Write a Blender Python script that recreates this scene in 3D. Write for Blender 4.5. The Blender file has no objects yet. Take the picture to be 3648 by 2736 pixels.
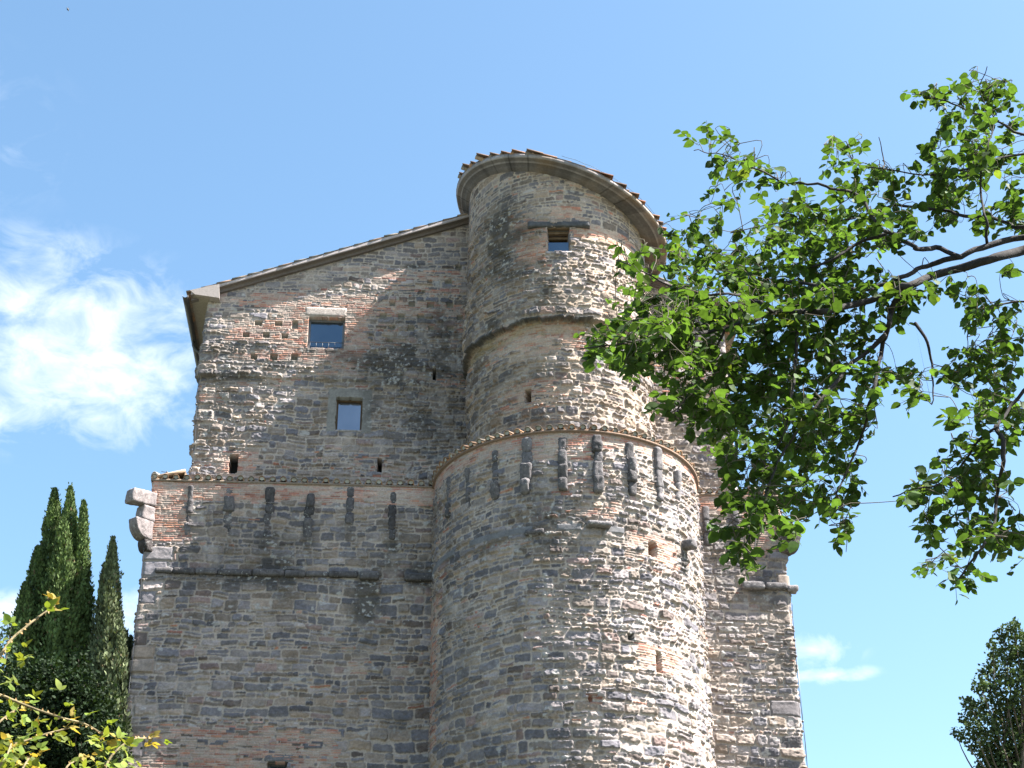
import bpy, math, random
import numpy as np
from mathutils import Matrix, Vector
R = math.radians
sc = bpy.context.scene
rng = np.random.default_rng(7)

# ---------------------------------------------------------------- camera, sky, sun, exposure
IW, IH = 3648.0, 2736.0                       # the photograph's own pixels (used to place measured points)
F_PX, PITCH, YAW, ROLL = 5841.8, 0.50401, 0.07498, -0.00556
CAM = np.array([-4.47433, -40.4655, 1.6])
fw = np.array([math.sin(YAW)*math.cos(PITCH), math.cos(YAW)*math.cos(PITCH), math.sin(PITCH)])
rt = np.array([math.cos(YAW), -math.sin(YAW), 0.0]); up = np.cross(rt, fw)
rt, up = rt*math.cos(ROLL)+up*math.sin(ROLL), -rt*math.sin(ROLL)+up*math.cos(ROLL)
cd = bpy.data.cameras.new('camera'); cam = bpy.data.objects.new('camera', cd)
sc.collection.objects.link(cam); sc.camera = cam
cd.sensor_width = 36.0; cd.lens = F_PX/IW*36.0; cd.clip_start = 0.1; cd.clip_end = 5000
cam.matrix_world = Matrix(((rt[0], up[0], -fw[0], CAM[0]), (rt[1], up[1], -fw[1], CAM[1]), (rt[2], up[2], -fw[2], CAM[2]), (0, 0, 0, 1)))

SUN_AZ, SUN_EL = R(74.5), R(54.9)               # azimuth from the facade's outward normal (-Y) towards +X
sun_dir = np.array([math.sin(SUN_AZ)*math.cos(SUN_EL), -math.cos(SUN_AZ)*math.cos(SUN_EL), math.sin(SUN_EL)])
sl = bpy.data.lights.new('sun', 'SUN'); sl.energy = 5.0; sl.angle = R(0.53); sl.color = (1.0, 0.965, 0.91)
so = bpy.data.objects.new('sun', sl); sc.collection.objects.link(so)
so.rotation_euler = Vector(-sun_dir).to_track_quat('-Z', 'Y').to_euler(); so.location = (30, -30, 60)

vs = sc.view_settings
vs.view_transform = 'Standard'; vs.look = 'None'; vs.gamma = 1.0; vs.use_curve_mapping = False; vs.exposure = 2.36

def ray(px):
    px = np.atleast_2d(np.asarray(px, float))
    return fw + (px[:, :1]-IW/2)/F_PX*rt - (px[:, 1:2]-IH/2)/F_PX*up
def at(px, Y):                                # photograph point -> point on the plane y = Y
    d = ray(px); t = (Y-CAM[1])/d[:, 1]; return CAM + d*t[:, None]
def atd(px, dist):                            # photograph point -> point at a horizontal distance
    d = ray(px); t = np.broadcast_to(np.asarray(dist, float), (len(d),))/np.hypot(d[:, 0], d[:, 1]); return CAM + d*t[:, None]
def atc(px, r, xc=0.0):                       # photograph point -> (angle, z) on a round tower
    d = ray(px); o = CAM[:2]-np.array([xc, 0.0])
    A = (d[:, :2]**2).sum(1); B = d[:, :2]@o; C = o@o-r*r; D = np.maximum(B*B-A*C, 0)
    t = (-B-np.sqrt(D))/A; p = CAM + d*t[:, None]
    return np.stack([np.arctan2(p[:, 0]-xc, -p[:, 1]), p[:, 2]], -1)

def build_world():
    w = bpy.data.worlds.new('World'); sc.world = w; w.use_nodes = True
    nt = w.node_tree; N = nt.nodes; L = nt.links
    bg = N['Background']
    sky = N.new('ShaderNodeTexSky'); sky.sky_type = 'NISHITA'; sky.sun_disc = False
    sky.sun_elevation = SUN_EL; sky.sun_rotation = math.atan2(sun_dir[0], sun_dir[1])
    sky.altitude = 0; sky.air_density = 1.0; sky.dust_density = 1.3; sky.ozone_density = 1.6
    bg.inputs['Strength'].default_value = 0.062
    tc = N.new('ShaderNodeTexCoord'); dirv = tc.outputs['Generated']
    def val(x):
        v = N.new('ShaderNodeValue'); v.outputs[0].default_value = x; return v.outputs[0]
    def m(op, a, b=None, c=None, clamp=False):
        n = N.new('ShaderNodeMath'); n.operation = op; n.use_clamp = clamp
        for i, x in enumerate((a, b, c)):
            if x is None: continue
            if isinstance(x, (int, float)): n.inputs[i].default_value = x
            else: L.new(x, n.inputs[i])
        return n.outputs[0]
    def dot(vec):
        n = N.new('ShaderNodeVectorMath'); n.operation = 'DOT_PRODUCT'; L.new(dirv, n.inputs[0]); n.inputs[1].default_value = vec; return n.outputs['Value']
    mp = N.new('ShaderNodeMapping'); mp.inputs['Scale'].default_value = (9, 9, 15); L.new(dirv, mp.inputs[0])
    n1 = N.new('ShaderNodeTexNoise'); n1.inputs['Scale'].default_value = 3.0; n1.inputs['Detail'].default_value = 9; n1.inputs['Roughness'].default_value = 0.60; n1.inputs['Distortion'].default_value = 0.5
    L.new(mp.outputs[0], n1.inputs['Vector'])
    total = None
    # centre in the photograph, half width, half height, strength
    for (cx, cy, rx, ry, k) in [(180, 1220, 640, 380, 1.0), (60, 900, 240, 120, .42), (-150, 480, 420, 330, .22), (2900, 2318, 190, 74, 1.0), (2960, 2404, 170, 36, 1.0),
                                (0, 2190, 160, 90, .95), (450, 2215, 130, 130, .75), (260, 1480, 420, 150, .5)]:
        c = ray((cx, cy))[0]; c /= np.linalg.norm(c)
        r_ = np.cross(c, [0, 0, 1]); r_ /= np.linalg.norm(r_); u_ = np.cross(r_, c)
        a = m('MULTIPLY', dot(tuple(r_)), F_PX/rx*.86); b = m('MULTIPLY', dot(tuple(u_)), F_PX/ry*.86)
        rr = m('ADD', m('MULTIPLY', a, a), m('MULTIPLY', b, b))
        front = m('GREATER_THAN', dot(tuple(c)), 0.0)
        mk = m('MULTIPLY', m('MULTIPLY', m('SUBTRACT', 1.0, m('SQRT', rr), clamp=True), front), k)
        total = mk if total is None else m('MAXIMUM', total, mk)
    dens = m('MULTIPLY', m('SUBTRACT', m('ADD', m('MULTIPLY', total, .62), m('MULTIPLY', n1.outputs['Fac'], 1.6)), 0.86), 1.35, clamp=True)
    dens = m('MULTIPLY', dens, m('MULTIPLY', total, 3.5, clamp=True))
    dens = m('MULTIPLY', m('POWER', dens, 1.1), 0.70)
    hs = N.new('ShaderNodeHueSaturation'); hs.inputs['Saturation'].default_value = 1.0; hs.inputs['Value'].default_value = 1.0
    hs.inputs['Hue'].default_value = 0.488; hs.inputs['Saturation'].default_value = 1.07
    L.new(sky.outputs[0], hs.inputs['Color'])
    mx = N.new('ShaderNodeMix'); mx.data_type = 'RGBA'
    L.new(dens, mx.inputs[0]); L.new(hs.outputs[0], mx.inputs[6]); mx.inputs[7].default_value = (5.6, 5.65, 5.7, 1)
    L.new(mx.outputs[2], bg.inputs['Color'])
build_world()

# ---------------------------------------------------------------- helpers
def vnoise(x, y, seed=0, z=None):
    x = np.asarray(x, float); y = np.asarray(y, float)
    def h(i, j, k):
        n = (i*374761393 + j*668265263 + k*2147483647 + seed*1274126177) & 0xffffffff
        n = ((n ^ (n >> 13))*1274126177) & 0xffffffff
        return ((n ^ (n >> 16)) & 0xffff)/65535.0
    xi = np.floor(x).astype(np.int64); yi = np.floor(y).astype(np.int64); fx = x-xi; fy = y-yi
    fx = fx*fx*(3-2*fx); fy = fy*fy*(3-2*fy)
    def layer(k):
        return (h(xi, yi, k)*(1-fx)+h(xi+1, yi, k)*fx)*(1-fy)+(h(xi, yi+1, k)*(1-fx)+h(xi+1, yi+1, k)*fx)*fy
    if z is None: return layer(0)*2-1
    z = np.asarray(z, float); zi = np.floor(z).astype(np.int64); fz = z-zi; fz = fz*fz*(3-2*fz)
    return (layer(zi)*(1-fz)+layer(zi+1)*fz)*2-1
def fbm(x, y, seed=0, octs=4, z=None):
    s = 0; a = 1.0; t = 0
    for o in range(octs):
        s = s+a*vnoise(x*2**o, y*2**o, seed+o*17, None if z is None else z*2**o); t += a; a *= .5
    return s/t
def sstep(a, b, x):
    t = np.clip((x-a)/(b-a), 0, 1); return t*t*(3-2*t)
def h01(i, k=0):                              # hash of integer ids -> 0..1
    n = (np.asarray(i, np.int64)*2654435761 + k*40503 + 12345) & 0xffffffff
    n = ((n ^ (n >> 15))*2246822519) & 0xffffffff; n = ((n ^ (n >> 13))*3266489917) & 0xffffffff
    return ((n ^ (n >> 16)) & 0xffffff)/16777215.0

def mesh_obj(name, V, Fq, mat, parent=None, col=None, smooth=True):
    me = bpy.data.meshes.new(name); V = np.asarray(V, np.float32); Fq = np.asarray(Fq, np.int32)
    k = Fq.shape[1]
    me.vertices.add(len(V)); me.vertices.foreach_set('co', V.ravel())
    me.loops.add(Fq.size); me.loops.foreach_set('vertex_index', Fq.ravel())
    me.polygons.add(len(Fq)); me.polygons.foreach_set('loop_start', np.arange(0, Fq.size, k, dtype=np.int32))
    me.polygons.foreach_set('use_smooth', np.full(len(Fq), smooth, bool))
    me.update(calc_edges=True)
    if col is not None:
        at_ = me.color_attributes.new('Col', 'FLOAT_COLOR', 'POINT')
        c4 = np.ones((len(V), 4), np.float32); c4[:, :3] = col; at_.data.foreach_set('color', c4.ravel())
    me.materials.append(mat)
    o = bpy.data.objects.new(name, me); sc.collection.objects.link(o)
    if parent is not None:
        o.parent = parent
    return o
STINT = np.array((1.03, .955, .985))
class MB:                                     # collects quads into ONE mesh
    def __init__(s): s.V = []; s.F = []; s.C = []; s.n = 0
    def add(s, V, Fq, col=(.3, .3, .3)):
        V = np.asarray(V, float); s.V.append(V); s.F.append(np.asarray(Fq, int)+s.n); s.n += len(V)
        s.C.append(np.broadcast_to(np.asarray(col, float), (len(V), 3)))
    def build(s, name, mat, parent=None, smooth=True, origin=(0, 0, 0)):
        return mesh_obj(name, np.concatenate(s.V)-np.asarray(origin, float), np.concatenate(s.F), mat, parent, np.concatenate(s.C)*(STINT if mat in (M_stone, M_plaster) else 1.0), smooth)
def empty(name, loc=(0, 0, 0)):
    o = bpy.data.objects.new(name, None); sc.collection.objects.link(o); o.location = loc; o.empty_display_size = .5; return o
def tag(o, label=None, cat=None, group=None, kind=None):
    for k, v in (('label', label), ('category', cat), ('group', group), ('kind', kind)):
        if v: o[k] = v
    return o

def rough_box(dims, seg=.05, rnd=.03, amp=.012, seed=0, freq=6.0):
    """a weathered block: rounded, noise-worn box about the origin"""
    L_ = np.asarray(dims, float); n = np.maximum(2, np.ceil(L_/seg).astype(int)); key = {}; V = []; Fq = []
    def vid(i, j, k):
        t = (i, j, k)
        if t not in key: key[t] = len(V); V.append(((i/n[0]-.5)*L_[0], (j/n[1]-.5)*L_[1], (k/n[2]-.5)*L_[2]))
        return key[t]
    for a in range(3):
        b, c = (a+1) % 3, (a+2) % 3
        for side in (0, n[a]):
            for p in range(n[b]):
                for q in range(n[c]):
                    ids = []
                    for (dp, dq) in ((0, 0), (1, 0), (1, 1), (0, 1)):
                        t = [0, 0, 0]; t[a] = side; t[b] = p+dp; t[c] = q+dq; ids.append(vid(*t))
                    Fq.append(ids if side else ids[::-1])
    V = np.array(V); inner = np.maximum(L_/2-rnd, .001)
    core = np.clip(V, -inner, inner); d = V-core; ln = np.linalg.norm(d, axis=1, keepdims=True)
    V = core+np.where(ln > 1e-9, d/np.maximum(ln, 1e-9)*np.minimum(ln, rnd), d)
    nrm = V/np.maximum(np.linalg.norm(V, axis=1, keepdims=True), 1e-6)
    V = V+nrm*(amp*fbm(V[:, 0]*freq, V[:, 1]*freq, seed, 3, V[:, 2]*freq))[:, None]
    return V, np.array(Fq)
def tube(P, rad, n=8, wob=0.0, seed=0, cap=True):
    P = np.asarray(P, float); rad = np.broadcast_to(np.asarray(rad, float), (len(P),)); V = []; Fq = []
    T = np.gradient(P, axis=0); T /= np.maximum(np.linalg.norm(T, axis=1, keepdims=True), 1e-9)
    u = np.cross(T[0], [0, 0, 1.0]);  u = u if np.linalg.norm(u) > .1 else np.cross(T[0], [1.0, 0, 0])
    u /= np.linalg.norm(u); a = np.arange(n)/n*2*np.pi
    for i in range(len(P)):
        u = u-T[i]*(u@T[i]); u /= np.linalg.norm(u); v = np.cross(T[i], u)
        w_ = 1+wob*vnoise(np.arange(n)*1.3, np.full(n, i*.7), seed) if wob else np.ones(n)
        V.append(P[i]+rad[i]*(np.cos(a)*w_)[:, None]*u+rad[i]*(np.sin(a)*w_)[:, None]*v)
    for i in range(len(P)-1):
        for j in range(n): Fq.append((i*n+j, i*n+(j+1) % n, (i+1)*n+(j+1) % n, (i+1)*n+j))
    V = np.concatenate(V)
    if cap:
        k = len(V); V = np.vstack([V, P[0], P[-1]]); b = (len(P)-1)*n
        for j in range(0, n, 2):
            Fq.append((k, (j+2) % n, j+1, j)); Fq.append((k+1, b+j, b+j+1, b+(j+2) % n))
    return V, np.array(Fq)
def smooth_path(P, k=5):                      # Catmull-Rom through the points
    P = np.asarray(P, float); Q = np.vstack([2*P[0]-P[1], P, 2*P[-1]-P[-2]]); out = []
    for i in range(1, len(Q)-2):
        for t in np.arange(k)/k:
            a, b, c, d = Q[i-1], Q[i], Q[i+1], Q[i+2]
            out.append(.5*((2*b)+(c-a)*t+(2*a-5*b+4*c-d)*t*t+(3*b-a-3*c+d)*t**3))
    return np.array(out+[P[-1]])

# ---------------------------------------------------------------- materials
def new_mat(name):
    m = bpy.data.materials.new(name); m.use_nodes = True; return m, m.node_tree.nodes, m.node_tree.links
def attr_mat(name, rough=.95, bump=.35, scale=55.0, var=.35, spec=.2, dist=.01, speck=0.0):
    """surface whose colour comes from the 'Col' attribute (each stone's own colour), broken up by noise"""
    m, N, L = new_mat(name); b = N['Principled BSDF']; b.inputs['Roughness'].default_value = rough; b.inputs['Specular IOR Level'].default_value = spec
    a = N.new('ShaderNodeAttribute'); a.attribute_name = 'Col'
    tc = N.new('ShaderNodeTexCoord')
    n1 = N.new('ShaderNodeTexNoise'); n1.inputs['Scale'].default_value = scale*.35; n1.inputs['Detail'].default_value = 6; n1.inputs['Roughness'].default_value = .65
    n2 = N.new('ShaderNodeTexNoise'); n2.inputs['Scale'].default_value = scale; n2.inputs['Detail'].default_value = 4
    for n in (n1, n2): L.new(tc.outputs['Object'], n.inputs['Vector'])
    mr = N.new('ShaderNodeMapRange'); mr.inputs[1].default_value = .3; mr.inputs[2].default_value = .7; mr.inputs[3].default_value = 1-var; mr.inputs[4].default_value = 1+var
    L.new(n1.outputs['Fac'], mr.inputs[0])
    mu = N.new('ShaderNodeMix'); mu.data_type = 'RGBA'; mu.blend_type = 'MULTIPLY'; mu.inputs[0].default_value = 1
    cmb = N.new('ShaderNodeCombineColor')
    for i in range(3): L.new(mr.outputs[0], cmb.inputs[i])
    L.new(a.outputs['Color'], mu.inputs[6]); L.new(cmb.outputs[0], mu.inputs[7]); outc = mu.outputs[2]
    if speck:
        vo = N.new('ShaderNodeTexNoise'); vo.inputs['Scale'].default_value = 16; vo.inputs['Detail'].default_value = 5; L.new(tc.outputs['Object'], vo.inputs['Vector'])
        sr = N.new('ShaderNodeMapRange'); sr.inputs[1].default_value = .63; sr.inputs[2].default_value = .70; sr.inputs[3].default_value = 0; sr.inputs[4].default_value = speck; L.new(vo.outputs['Fac'], sr.inputs[0])
        mz = N.new('ShaderNodeMix'); mz.data_type = 'RGBA'; L.new(sr.outputs[0], mz.inputs[0]); L.new(outc, mz.inputs[6]); mz.inputs[7].default_value = (.45, .45, .42, 1); outc = mz.outputs[2]
    L.new(outc, b.inputs['Base Color'])
    bp = N.new('ShaderNodeBump'); bp.inputs['Strength'].default_value = bump; bp.inputs['Distance'].default_value = dist
    L.new(n2.outputs['Fac'], bp.inputs['Height']); L.new(bp.outputs[0], b.inputs['Normal'])
    return m
def leaf_mat(name, trans=.42, rough=.42, spec=.4, tint=(1.9, 1.75, .55)):
    m, N, L = new_mat(name); b = N['Principled BSDF']; b.inputs['Roughness'].default_value = rough; b.inputs['Specular IOR Level'].default_value = spec
    a = N.new('ShaderNodeAttribute'); a.attribute_name = 'Col'
    tc = N.new('ShaderNodeTexCoord'); n1 = N.new('ShaderNodeTexNoise'); n1.inputs['Scale'].default_value = 30; L.new(tc.outputs['Object'], n1.inputs['Vector'])
    mr = N.new('ShaderNodeMapRange'); mr.inputs[1].default_value = .3; mr.inputs[2].default_value = .7; mr.inputs[3].default_value = .75; mr.inputs[4].default_value = 1.25; L.new(n1.outputs['Fac'], mr.inputs[0])
    sca = N.new('ShaderNodeVectorMath'); sca.operation = 'SCALE'; L.new(a.outputs['Color'], sca.inputs[0]); L.new(mr.outputs[0], sca.inputs['Scale'])
    L.new(sca.outputs[0], b.inputs['Base Color'])
    tm = N.new('ShaderNodeVectorMath'); tm.operation = 'MULTIPLY'; L.new(sca.outputs[0], tm.inputs[0]); tm.inputs[1].default_value = tint
    tr = N.new('ShaderNodeBsdfTranslucent'); L.new(tm.outputs[0], tr.inputs['Color'])
    mix = N.new('ShaderNodeMixShader'); mix.inputs[0].default_value = trans
    L.new(b.outputs[0], mix.inputs[1]); L.new(tr.outputs[0], mix.inputs[2]); L.new(mix.outputs[0], N['Material Output'].inputs['Surface'])
    return m
M_wall = attr_mat('rubble_masonry', bump=.5, scale=60, var=.22, dist=.012)
M_stone = attr_mat('weathered_stone', bump=.7, scale=38, var=.4, dist=.02, speck=.55)
M_plaster = attr_mat('lime_mortar', bump=.3, scale=45, var=.18)
M_tile = attr_mat('terracotta', bump=.35, scale=60, var=.3)
M_wood = attr_mat('old_timber', bump=.5, scale=25, var=.35)
M_metal = attr_mat('dark_metal', rough=.45, bump=.05, var=.15, spec=.5)
M_bark = attr_mat('bark', bump=.8, scale=70, var=.45, dist=.006)
M_leaf = leaf_mat('broad_leaf', trans=.44, rough=.6, spec=.14, tint=(1.45, 1.5, .55))
M_needle = leaf_mat('conifer_spray', trans=.12, rough=.7, spec=.15, tint=(1.3, 1.3, .7))
M_dark = leaf_mat('dark_leaf', trans=.15, rough=.7, spec=.08, tint=(1.4, 1.5, .6))
M_bramble = leaf_mat('bramble_leaf', trans=.42, rough=.6, spec=.15, tint=(1.35, 1.2, .45))
def glass_mat():
    m, N, L = new_mat('window_glass'); b = N['Principled BSDF']
    tc = N.new('ShaderNodeTexCoord'); n = N.new('ShaderNodeTexNoise'); n.inputs['Scale'].default_value = 1.6; n.inputs['Detail'].default_value = 2; L.new(tc.outputs['Object'], n.inputs['Vector'])
    r = N.new('ShaderNodeValToRGB'); r.color_ramp.elements[0].color = (.22, .30, .42, 1); r.color_ramp.elements[1].color = (.36, .42, .52, 1)
    L.new(n.outputs['Fac'], r.inputs[0])
    r.color_ramp.elements[0].color = (.7, .75, .8, 1); r.color_ramp.elements[1].color = (1.2, 1.15, 1.1, 1)
    ga = N.new('ShaderNodeAttribute'); ga.attribute_name = 'Col'; gm = N.new('ShaderNodeMix'); gm.data_type = 'RGBA'; gm.blend_type = 'MULTIPLY'; gm.inputs[0].default_value = 1
    L.new(ga.outputs['Color'], gm.inputs[6]); L.new(r.outputs[0], gm.inputs[7]); L.new(gm.outputs[2], b.inputs['Base Color'])
    b.inputs['Metallic'].default_value = .85; b.inputs['Roughness'].default_value = .12
    bp = N.new('ShaderNodeBump'); bp.inputs['Strength'].default_value = .03; L.new(n.outputs['Fac'], bp.inputs['Height']); L.new(bp.outputs[0], b.inputs['Normal'])
    return m
M_glass = glass_mat()
def ground_mat():
    m, N, L = new_mat('grass_earth'); b = N['Principled BSDF']; b.inputs['Roughness'].default_value = 1
    tc = N.new('ShaderNodeTexCoord'); n = N.new('ShaderNodeTexNoise'); n.inputs['Scale'].default_value = .8; n.inputs['Detail'].default_value = 9; L.new(tc.outputs['Object'], n.inputs['Vector'])
    r = N.new('ShaderNodeValToRGB'); r.color_ramp.elements[0].position = .35; r.color_ramp.elements[0].color = (.045, .058, .032, 1); r.color_ramp.elements[1].position = .7; r.color_ramp.elements[1].color = (.095, .092, .068, 1)
    L.new(n.outputs['Fac'], r.inputs[0]); L.new(r.outputs[0], b.inputs['Base Color'])
    bp = N.new('ShaderNodeBump'); L.new(n.outputs['Fac'], bp.inputs['Height']); L.new(bp.outputs[0], b.inputs['Normal']); return m

# ---------------------------------------------------------------- masonry: one height field per wall
STONE = np.array([(.150, .160, .170), (.125, .135, .150), (.205, .205, .20), (.235, .215, .175), (.20, .185, .15), (.27, .235, .175), (.30, .29, .265), (.24, .19, .165), (.13, .115, .10), (.17, .175, .175)])
STONE = (STONE*.8+STONE.mean(1, keepdims=True)*.2)*np.array((1.08, .985, 1.0)); STONE_W = np.array([.17, .10, .16, .14, .14, .08, .05, .04, .05, .07]); STONE_C = np.cumsum(STONE_W/STONE_W.sum())
BRICK = np.array([(.36, .17, .125), (.41, .21, .14), (.29, .14, .11), (.43, .28, .22), (.42, .31, .25), (.38, .24, .195), (.37, .30, .25)])
BRICK_C = np.cumsum(np.array([.18, .14, .10, .22, .14, .14, .08]))
MORTAR = np.array((.40, .35, .30))
TINT = np.array((.875, .835, .835))               # overall greyness of this stone
def coursed(U, V, rows, jw, seed, stone=True):
    """which unit every point belongs to, its centre and half size"""
    vb = [V.min()-.3]; r = np.random.default_rng(seed)
    while vb[-1] < V.max()+.3: vb.append(vb[-1]+rows(r))
    vb = np.array(vb); ri = np.clip(np.searchsorted(vb, V, side='right')-1, 0, len(vb)-2)
    b = vb[ri]; t = vb[ri+1]; l = np.empty_like(U); rr = np.empty_like(U); uid = np.empty(U.shape, np.int64)
    umin, umax = U.min()-1, U.max()+1
    for k in np.unique(ri):
        hgt = vb[k+1]-vb[k]; js = [umin-r.random()*.3]
        while js[-1] < umax: js.append(js[-1]+jw(r, hgt))
        js = np.array(js); mk = ri == k; i = np.clip(np.searchsorted(js, U[mk], side='right')-1, 0, len(js)-2)
        l[mk] = js[i]; rr[mk] = js[i+1]; uid[mk] = k*4001+i+seed*7919
    if stone:                                 # some stones are two thin slabs
        sp = (h01(uid, 3) < .20) & (t-b > .13); mid = b+(t-b)*(.35+.3*h01(uid, 4)); hi = V > mid
        b = np.where(sp & hi, mid, b); t = np.where(sp & ~hi, mid, t); uid = np.where(sp & hi, uid+500000003, uid)
        # and some joints are taken over by a tall stone's narrower neighbour
    return uid, (l+rr)/2, (b+t)/2, (rr-l)/2, (t-b)/2
def unit_profile(U, V, uid, cu, cv, a, b, gap, rc, wob, seed):
    x = np.abs(U-cu); y = np.abs(V-cv); ax = np.maximum(a-gap, .012); by = np.maximum(b-gap, .010); rc = np.minimum(rc, np.minimum(ax, by)*.9)
    qx = x-ax+rc; qy = y-by+rc
    d = rc-np.hypot(np.maximum(qx, 0), np.maximum(qy, 0))-np.minimum(np.maximum(qx, qy), 0)
    return d+wob*fbm(U*22, V*22, seed, 2)
def masonry(U, V, zones, stains, plaster, seed, rough=1.0, tone=None, size=1.0):
    """height (m) and colour of every point of a wall; U, V in metres along the wall"""
    Uw = U+.07*fbm(U*1.1, V*1.7, seed+1, 2)+.012*vnoise(U*9, V*9, seed+2); Vw = V+.10*fbm(U*.7, V*.9, seed+3, 2)+.034*fbm(U*2.6, V*3, seed+40, 2)+.014*vnoise(U*7, V*9, seed+4)
    def rows(r):
        q = r.random(); return size*(r.uniform(.07, .11) if q < .18 else (r.uniform(.12, .18) if q < .58 else r.uniform(.18, .29)))
    uid, cu, cv, a, b = coursed(Uw, Vw, rows, lambda r, h: float(np.clip(h*r.uniform(.8, 2.9), .10, .58)), seed)
    Ub = U+.012*vnoise(U*3, V*3, seed+5); Vb = V+.02*fbm(U*.6, V*.8, seed+6, 2)+.004*vnoise(U*11, V*11, seed+8)
    bid, bu, bv, ba, bb = coursed(Ub, Vb, lambda r: r.uniform(.055, .072), lambda r, h: r.choice([.14, .27, .29, .30])*r.uniform(.9, 1.1), seed+50, False)
    p = np.full(U.shape, .02)
    for (u0, u1, v0, v1, pr) in zones:
        e = .16*fbm(bu*2.2, bv*2.2, seed+9, 2)+.10*(h01(bid, 9)-.5)
        ins = (bu > u0+e) & (bu < u1-e) & (bv > v0+e*.6) & (bv < v1-e*.6); p = np.where(ins, np.maximum(p, pr), p)
    isb = h01(bid, 1)*.6+.4*(.5+.5*vnoise(bu*1.3, bv*5, seed+31)) < p
    # stones
    gap = .006+.010*h01(uid, 5); cv = cv+(h01(uid, 15)-.5)*.25*b; b = b*(1-.22*h01(uid, 16)**2); a = a*(1-.10*h01(uid, 17)**2)
    ds = unit_profile(Uw, Vw, uid, cu, cv, a, b, gap, .008+.034*h01(uid, 6)*np.minimum(a, b)/.06, .020, seed+11)
    prot = .010+.050*rough*h01(uid, 7)**1.8
    tilt = (Uw-cu)*(h01(uid, 8)-.5)*.22*rough+(Vw-cv)*(h01(uid, 10)-.55)*.38*rough
    rgh = .024*rough*fbm(U*13+h01(uid, 12)*50, V*17, seed+13, 4)+.010*rough*np.abs(fbm(U*7, V*26, seed+14, 3))
    hs = sstep(-.004, .020, ds)*np.maximum(prot+tilt+rgh, .002)
    mort = .010*fbm(U*9, V*9, seed+15, 4)*rough+.014*np.maximum(fbm(U*1.2, V*1.2, seed+16, 2), -.3)
    ci = np.searchsorted(STONE_C, h01(uid, 20)); cs = STONE[np.clip(ci, 0, len(STONE)-1)]*(.72+.6*h01(uid, 21))[..., None]
    thin = (b < .045) & (h01(uid, 22) < .16); cs = np.where(thin[..., None], BRICK[np.clip(np.searchsorted(BRICK_C, h01(uid, 23)), 0, 6)], cs)
    cs = cs*(1+.30*fbm(U*9, V*12, seed+24, 3))[..., None]
    lich = sstep(.30, .44, fbm(U*4.2, V*5.5, seed+25, 4))*(h01(uid, 26) < .45)
    cs = cs*(1-lich[..., None]*.8)+np.array((.42, .41, .385))*lich[..., None]*.8
    cm = MORTAR*(1+.22*fbm(U*3, V*3, seed+27, 4))[..., None]
    w = sstep(-.008, .010, ds)[..., None]; col = cm*(1-w)+cs*w; hgt = mort*(1-w[..., 0])+(mort*.4+hs)*w[..., 0]
    # bricks
    db = unit_profile(Ub, Vb, bid, bu, bv, ba, bb, .005+.003*h01(bid, 5), .006, .004, seed+17)
    hb = sstep(-.002, .010, db)*(.006+.016*rough*h01(bid, 7)+.006*fbm(U*20, V*30, seed+18, 3))+.004
    cb = BRICK[np.clip(np.searchsorted(BRICK_C, h01(bid, 20)), 0, 6)]*(.8+.4*h01(bid, 21))[..., None]*(1+.2*fbm(U*12, V*12, seed+19, 3))[..., None]
    smear = sstep(-.05, .4, fbm(U*2.6, V*7, seed+28, 4))*.8; cb = cb*(1-smear[..., None])+MORTAR*1.02*smear[..., None]
    wb = sstep(-.004, .006, db)[..., None]; cbk = cm*(1-wb)+cb*wb; hbk = mort*.5*(1-wb[..., 0])+hb*wb[..., 0]
    col = np.where(isb[..., None], cbk, col); hgt = np.where(isb, hbk, hgt)
    # pointing rubbed over the stones here and there
    sm = sstep(.22, .5, fbm(U*1.5, V*2.2, seed+29, 4))*.55; col = col*(1-sm[..., None])+cm*.95*sm[..., None]; hgt = hgt*(1-sm*.6)+mort*sm*.6
    for (u0, u1, v0, v1, c) in plaster:
        e = .05*fbm(U*4, V*4, seed+33, 3)
        k = (sstep(0, .05, U-u0+e)*sstep(0, .05, u1-U+e)*sstep(0, .05, V-v0+e)*sstep(0, .05, v1-V+e))
        col = col*(1-k[..., None])+np.array(c)*(1+.2*fbm(U*6, V*6, seed+34, 4))[..., None]*k[..., None]; hgt = hgt*(1-k)+(.022+.006*fbm(U*5, V*5, seed+35, 3))*k
    # weathering: crusts of dark lichen and run-off below ledges, with shapes of their own
    dk = np.zeros(U.shape)
    for (u, v, ru, rv, s) in stains:
        q = ((U-u)/ru)**2+((V-v)/rv)**2; dk = np.maximum(dk, s*np.exp(-q*1.2))
    blot = fbm(U*2.3, V*2.9, seed+36, 4)
    k = np.clip(dk*1.25*(.55+.9*sstep(-.25, .35, blot)), 0, .85)
    col = col*(1-k[..., None])+np.array((.062, .060, .056))*k[..., None]
    white = sstep(.30, .42, fbm(U*11, V*13, seed+37, 3))*np.clip(dk*1.5, .10, .8); col = col*(1-white[..., None])+np.array((.40, .40, .38))*white[..., None]
    if tone is not None: col = col*tone[..., None]
    return hgt, np.clip(col*TINT, .01, .8)
def grid_faces(nu, nv, keep=None):
    i = np.arange(nu-1)[:, None]*nv+np.arange(nv-1)[None]
    Fq = np.stack([i, i+nv, i+nv+1, i+1], -1)
    if keep is not None: Fq = Fq[keep]
    return Fq.reshape(-1, 4)
def cut_holes(U, V, hgt, col, holes, seed):
    for (u0, u1, v0, v1, dep, c) in holes:
        j = .012*vnoise(U*12, V*12, seed+70)
        ins = (U+j > u0) & (U+j < u1) & (V+j > v0) & (V+j < v1)
        hgt = np.where(ins, -dep, hgt)
        if c is not None: col = np.where(ins[..., None], np.array(c), col)
    return hgt, col
def fine(a, b, s): return np.linspace(a, b, max(2, int(round(abs(b-a)/s))+1))

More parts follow.
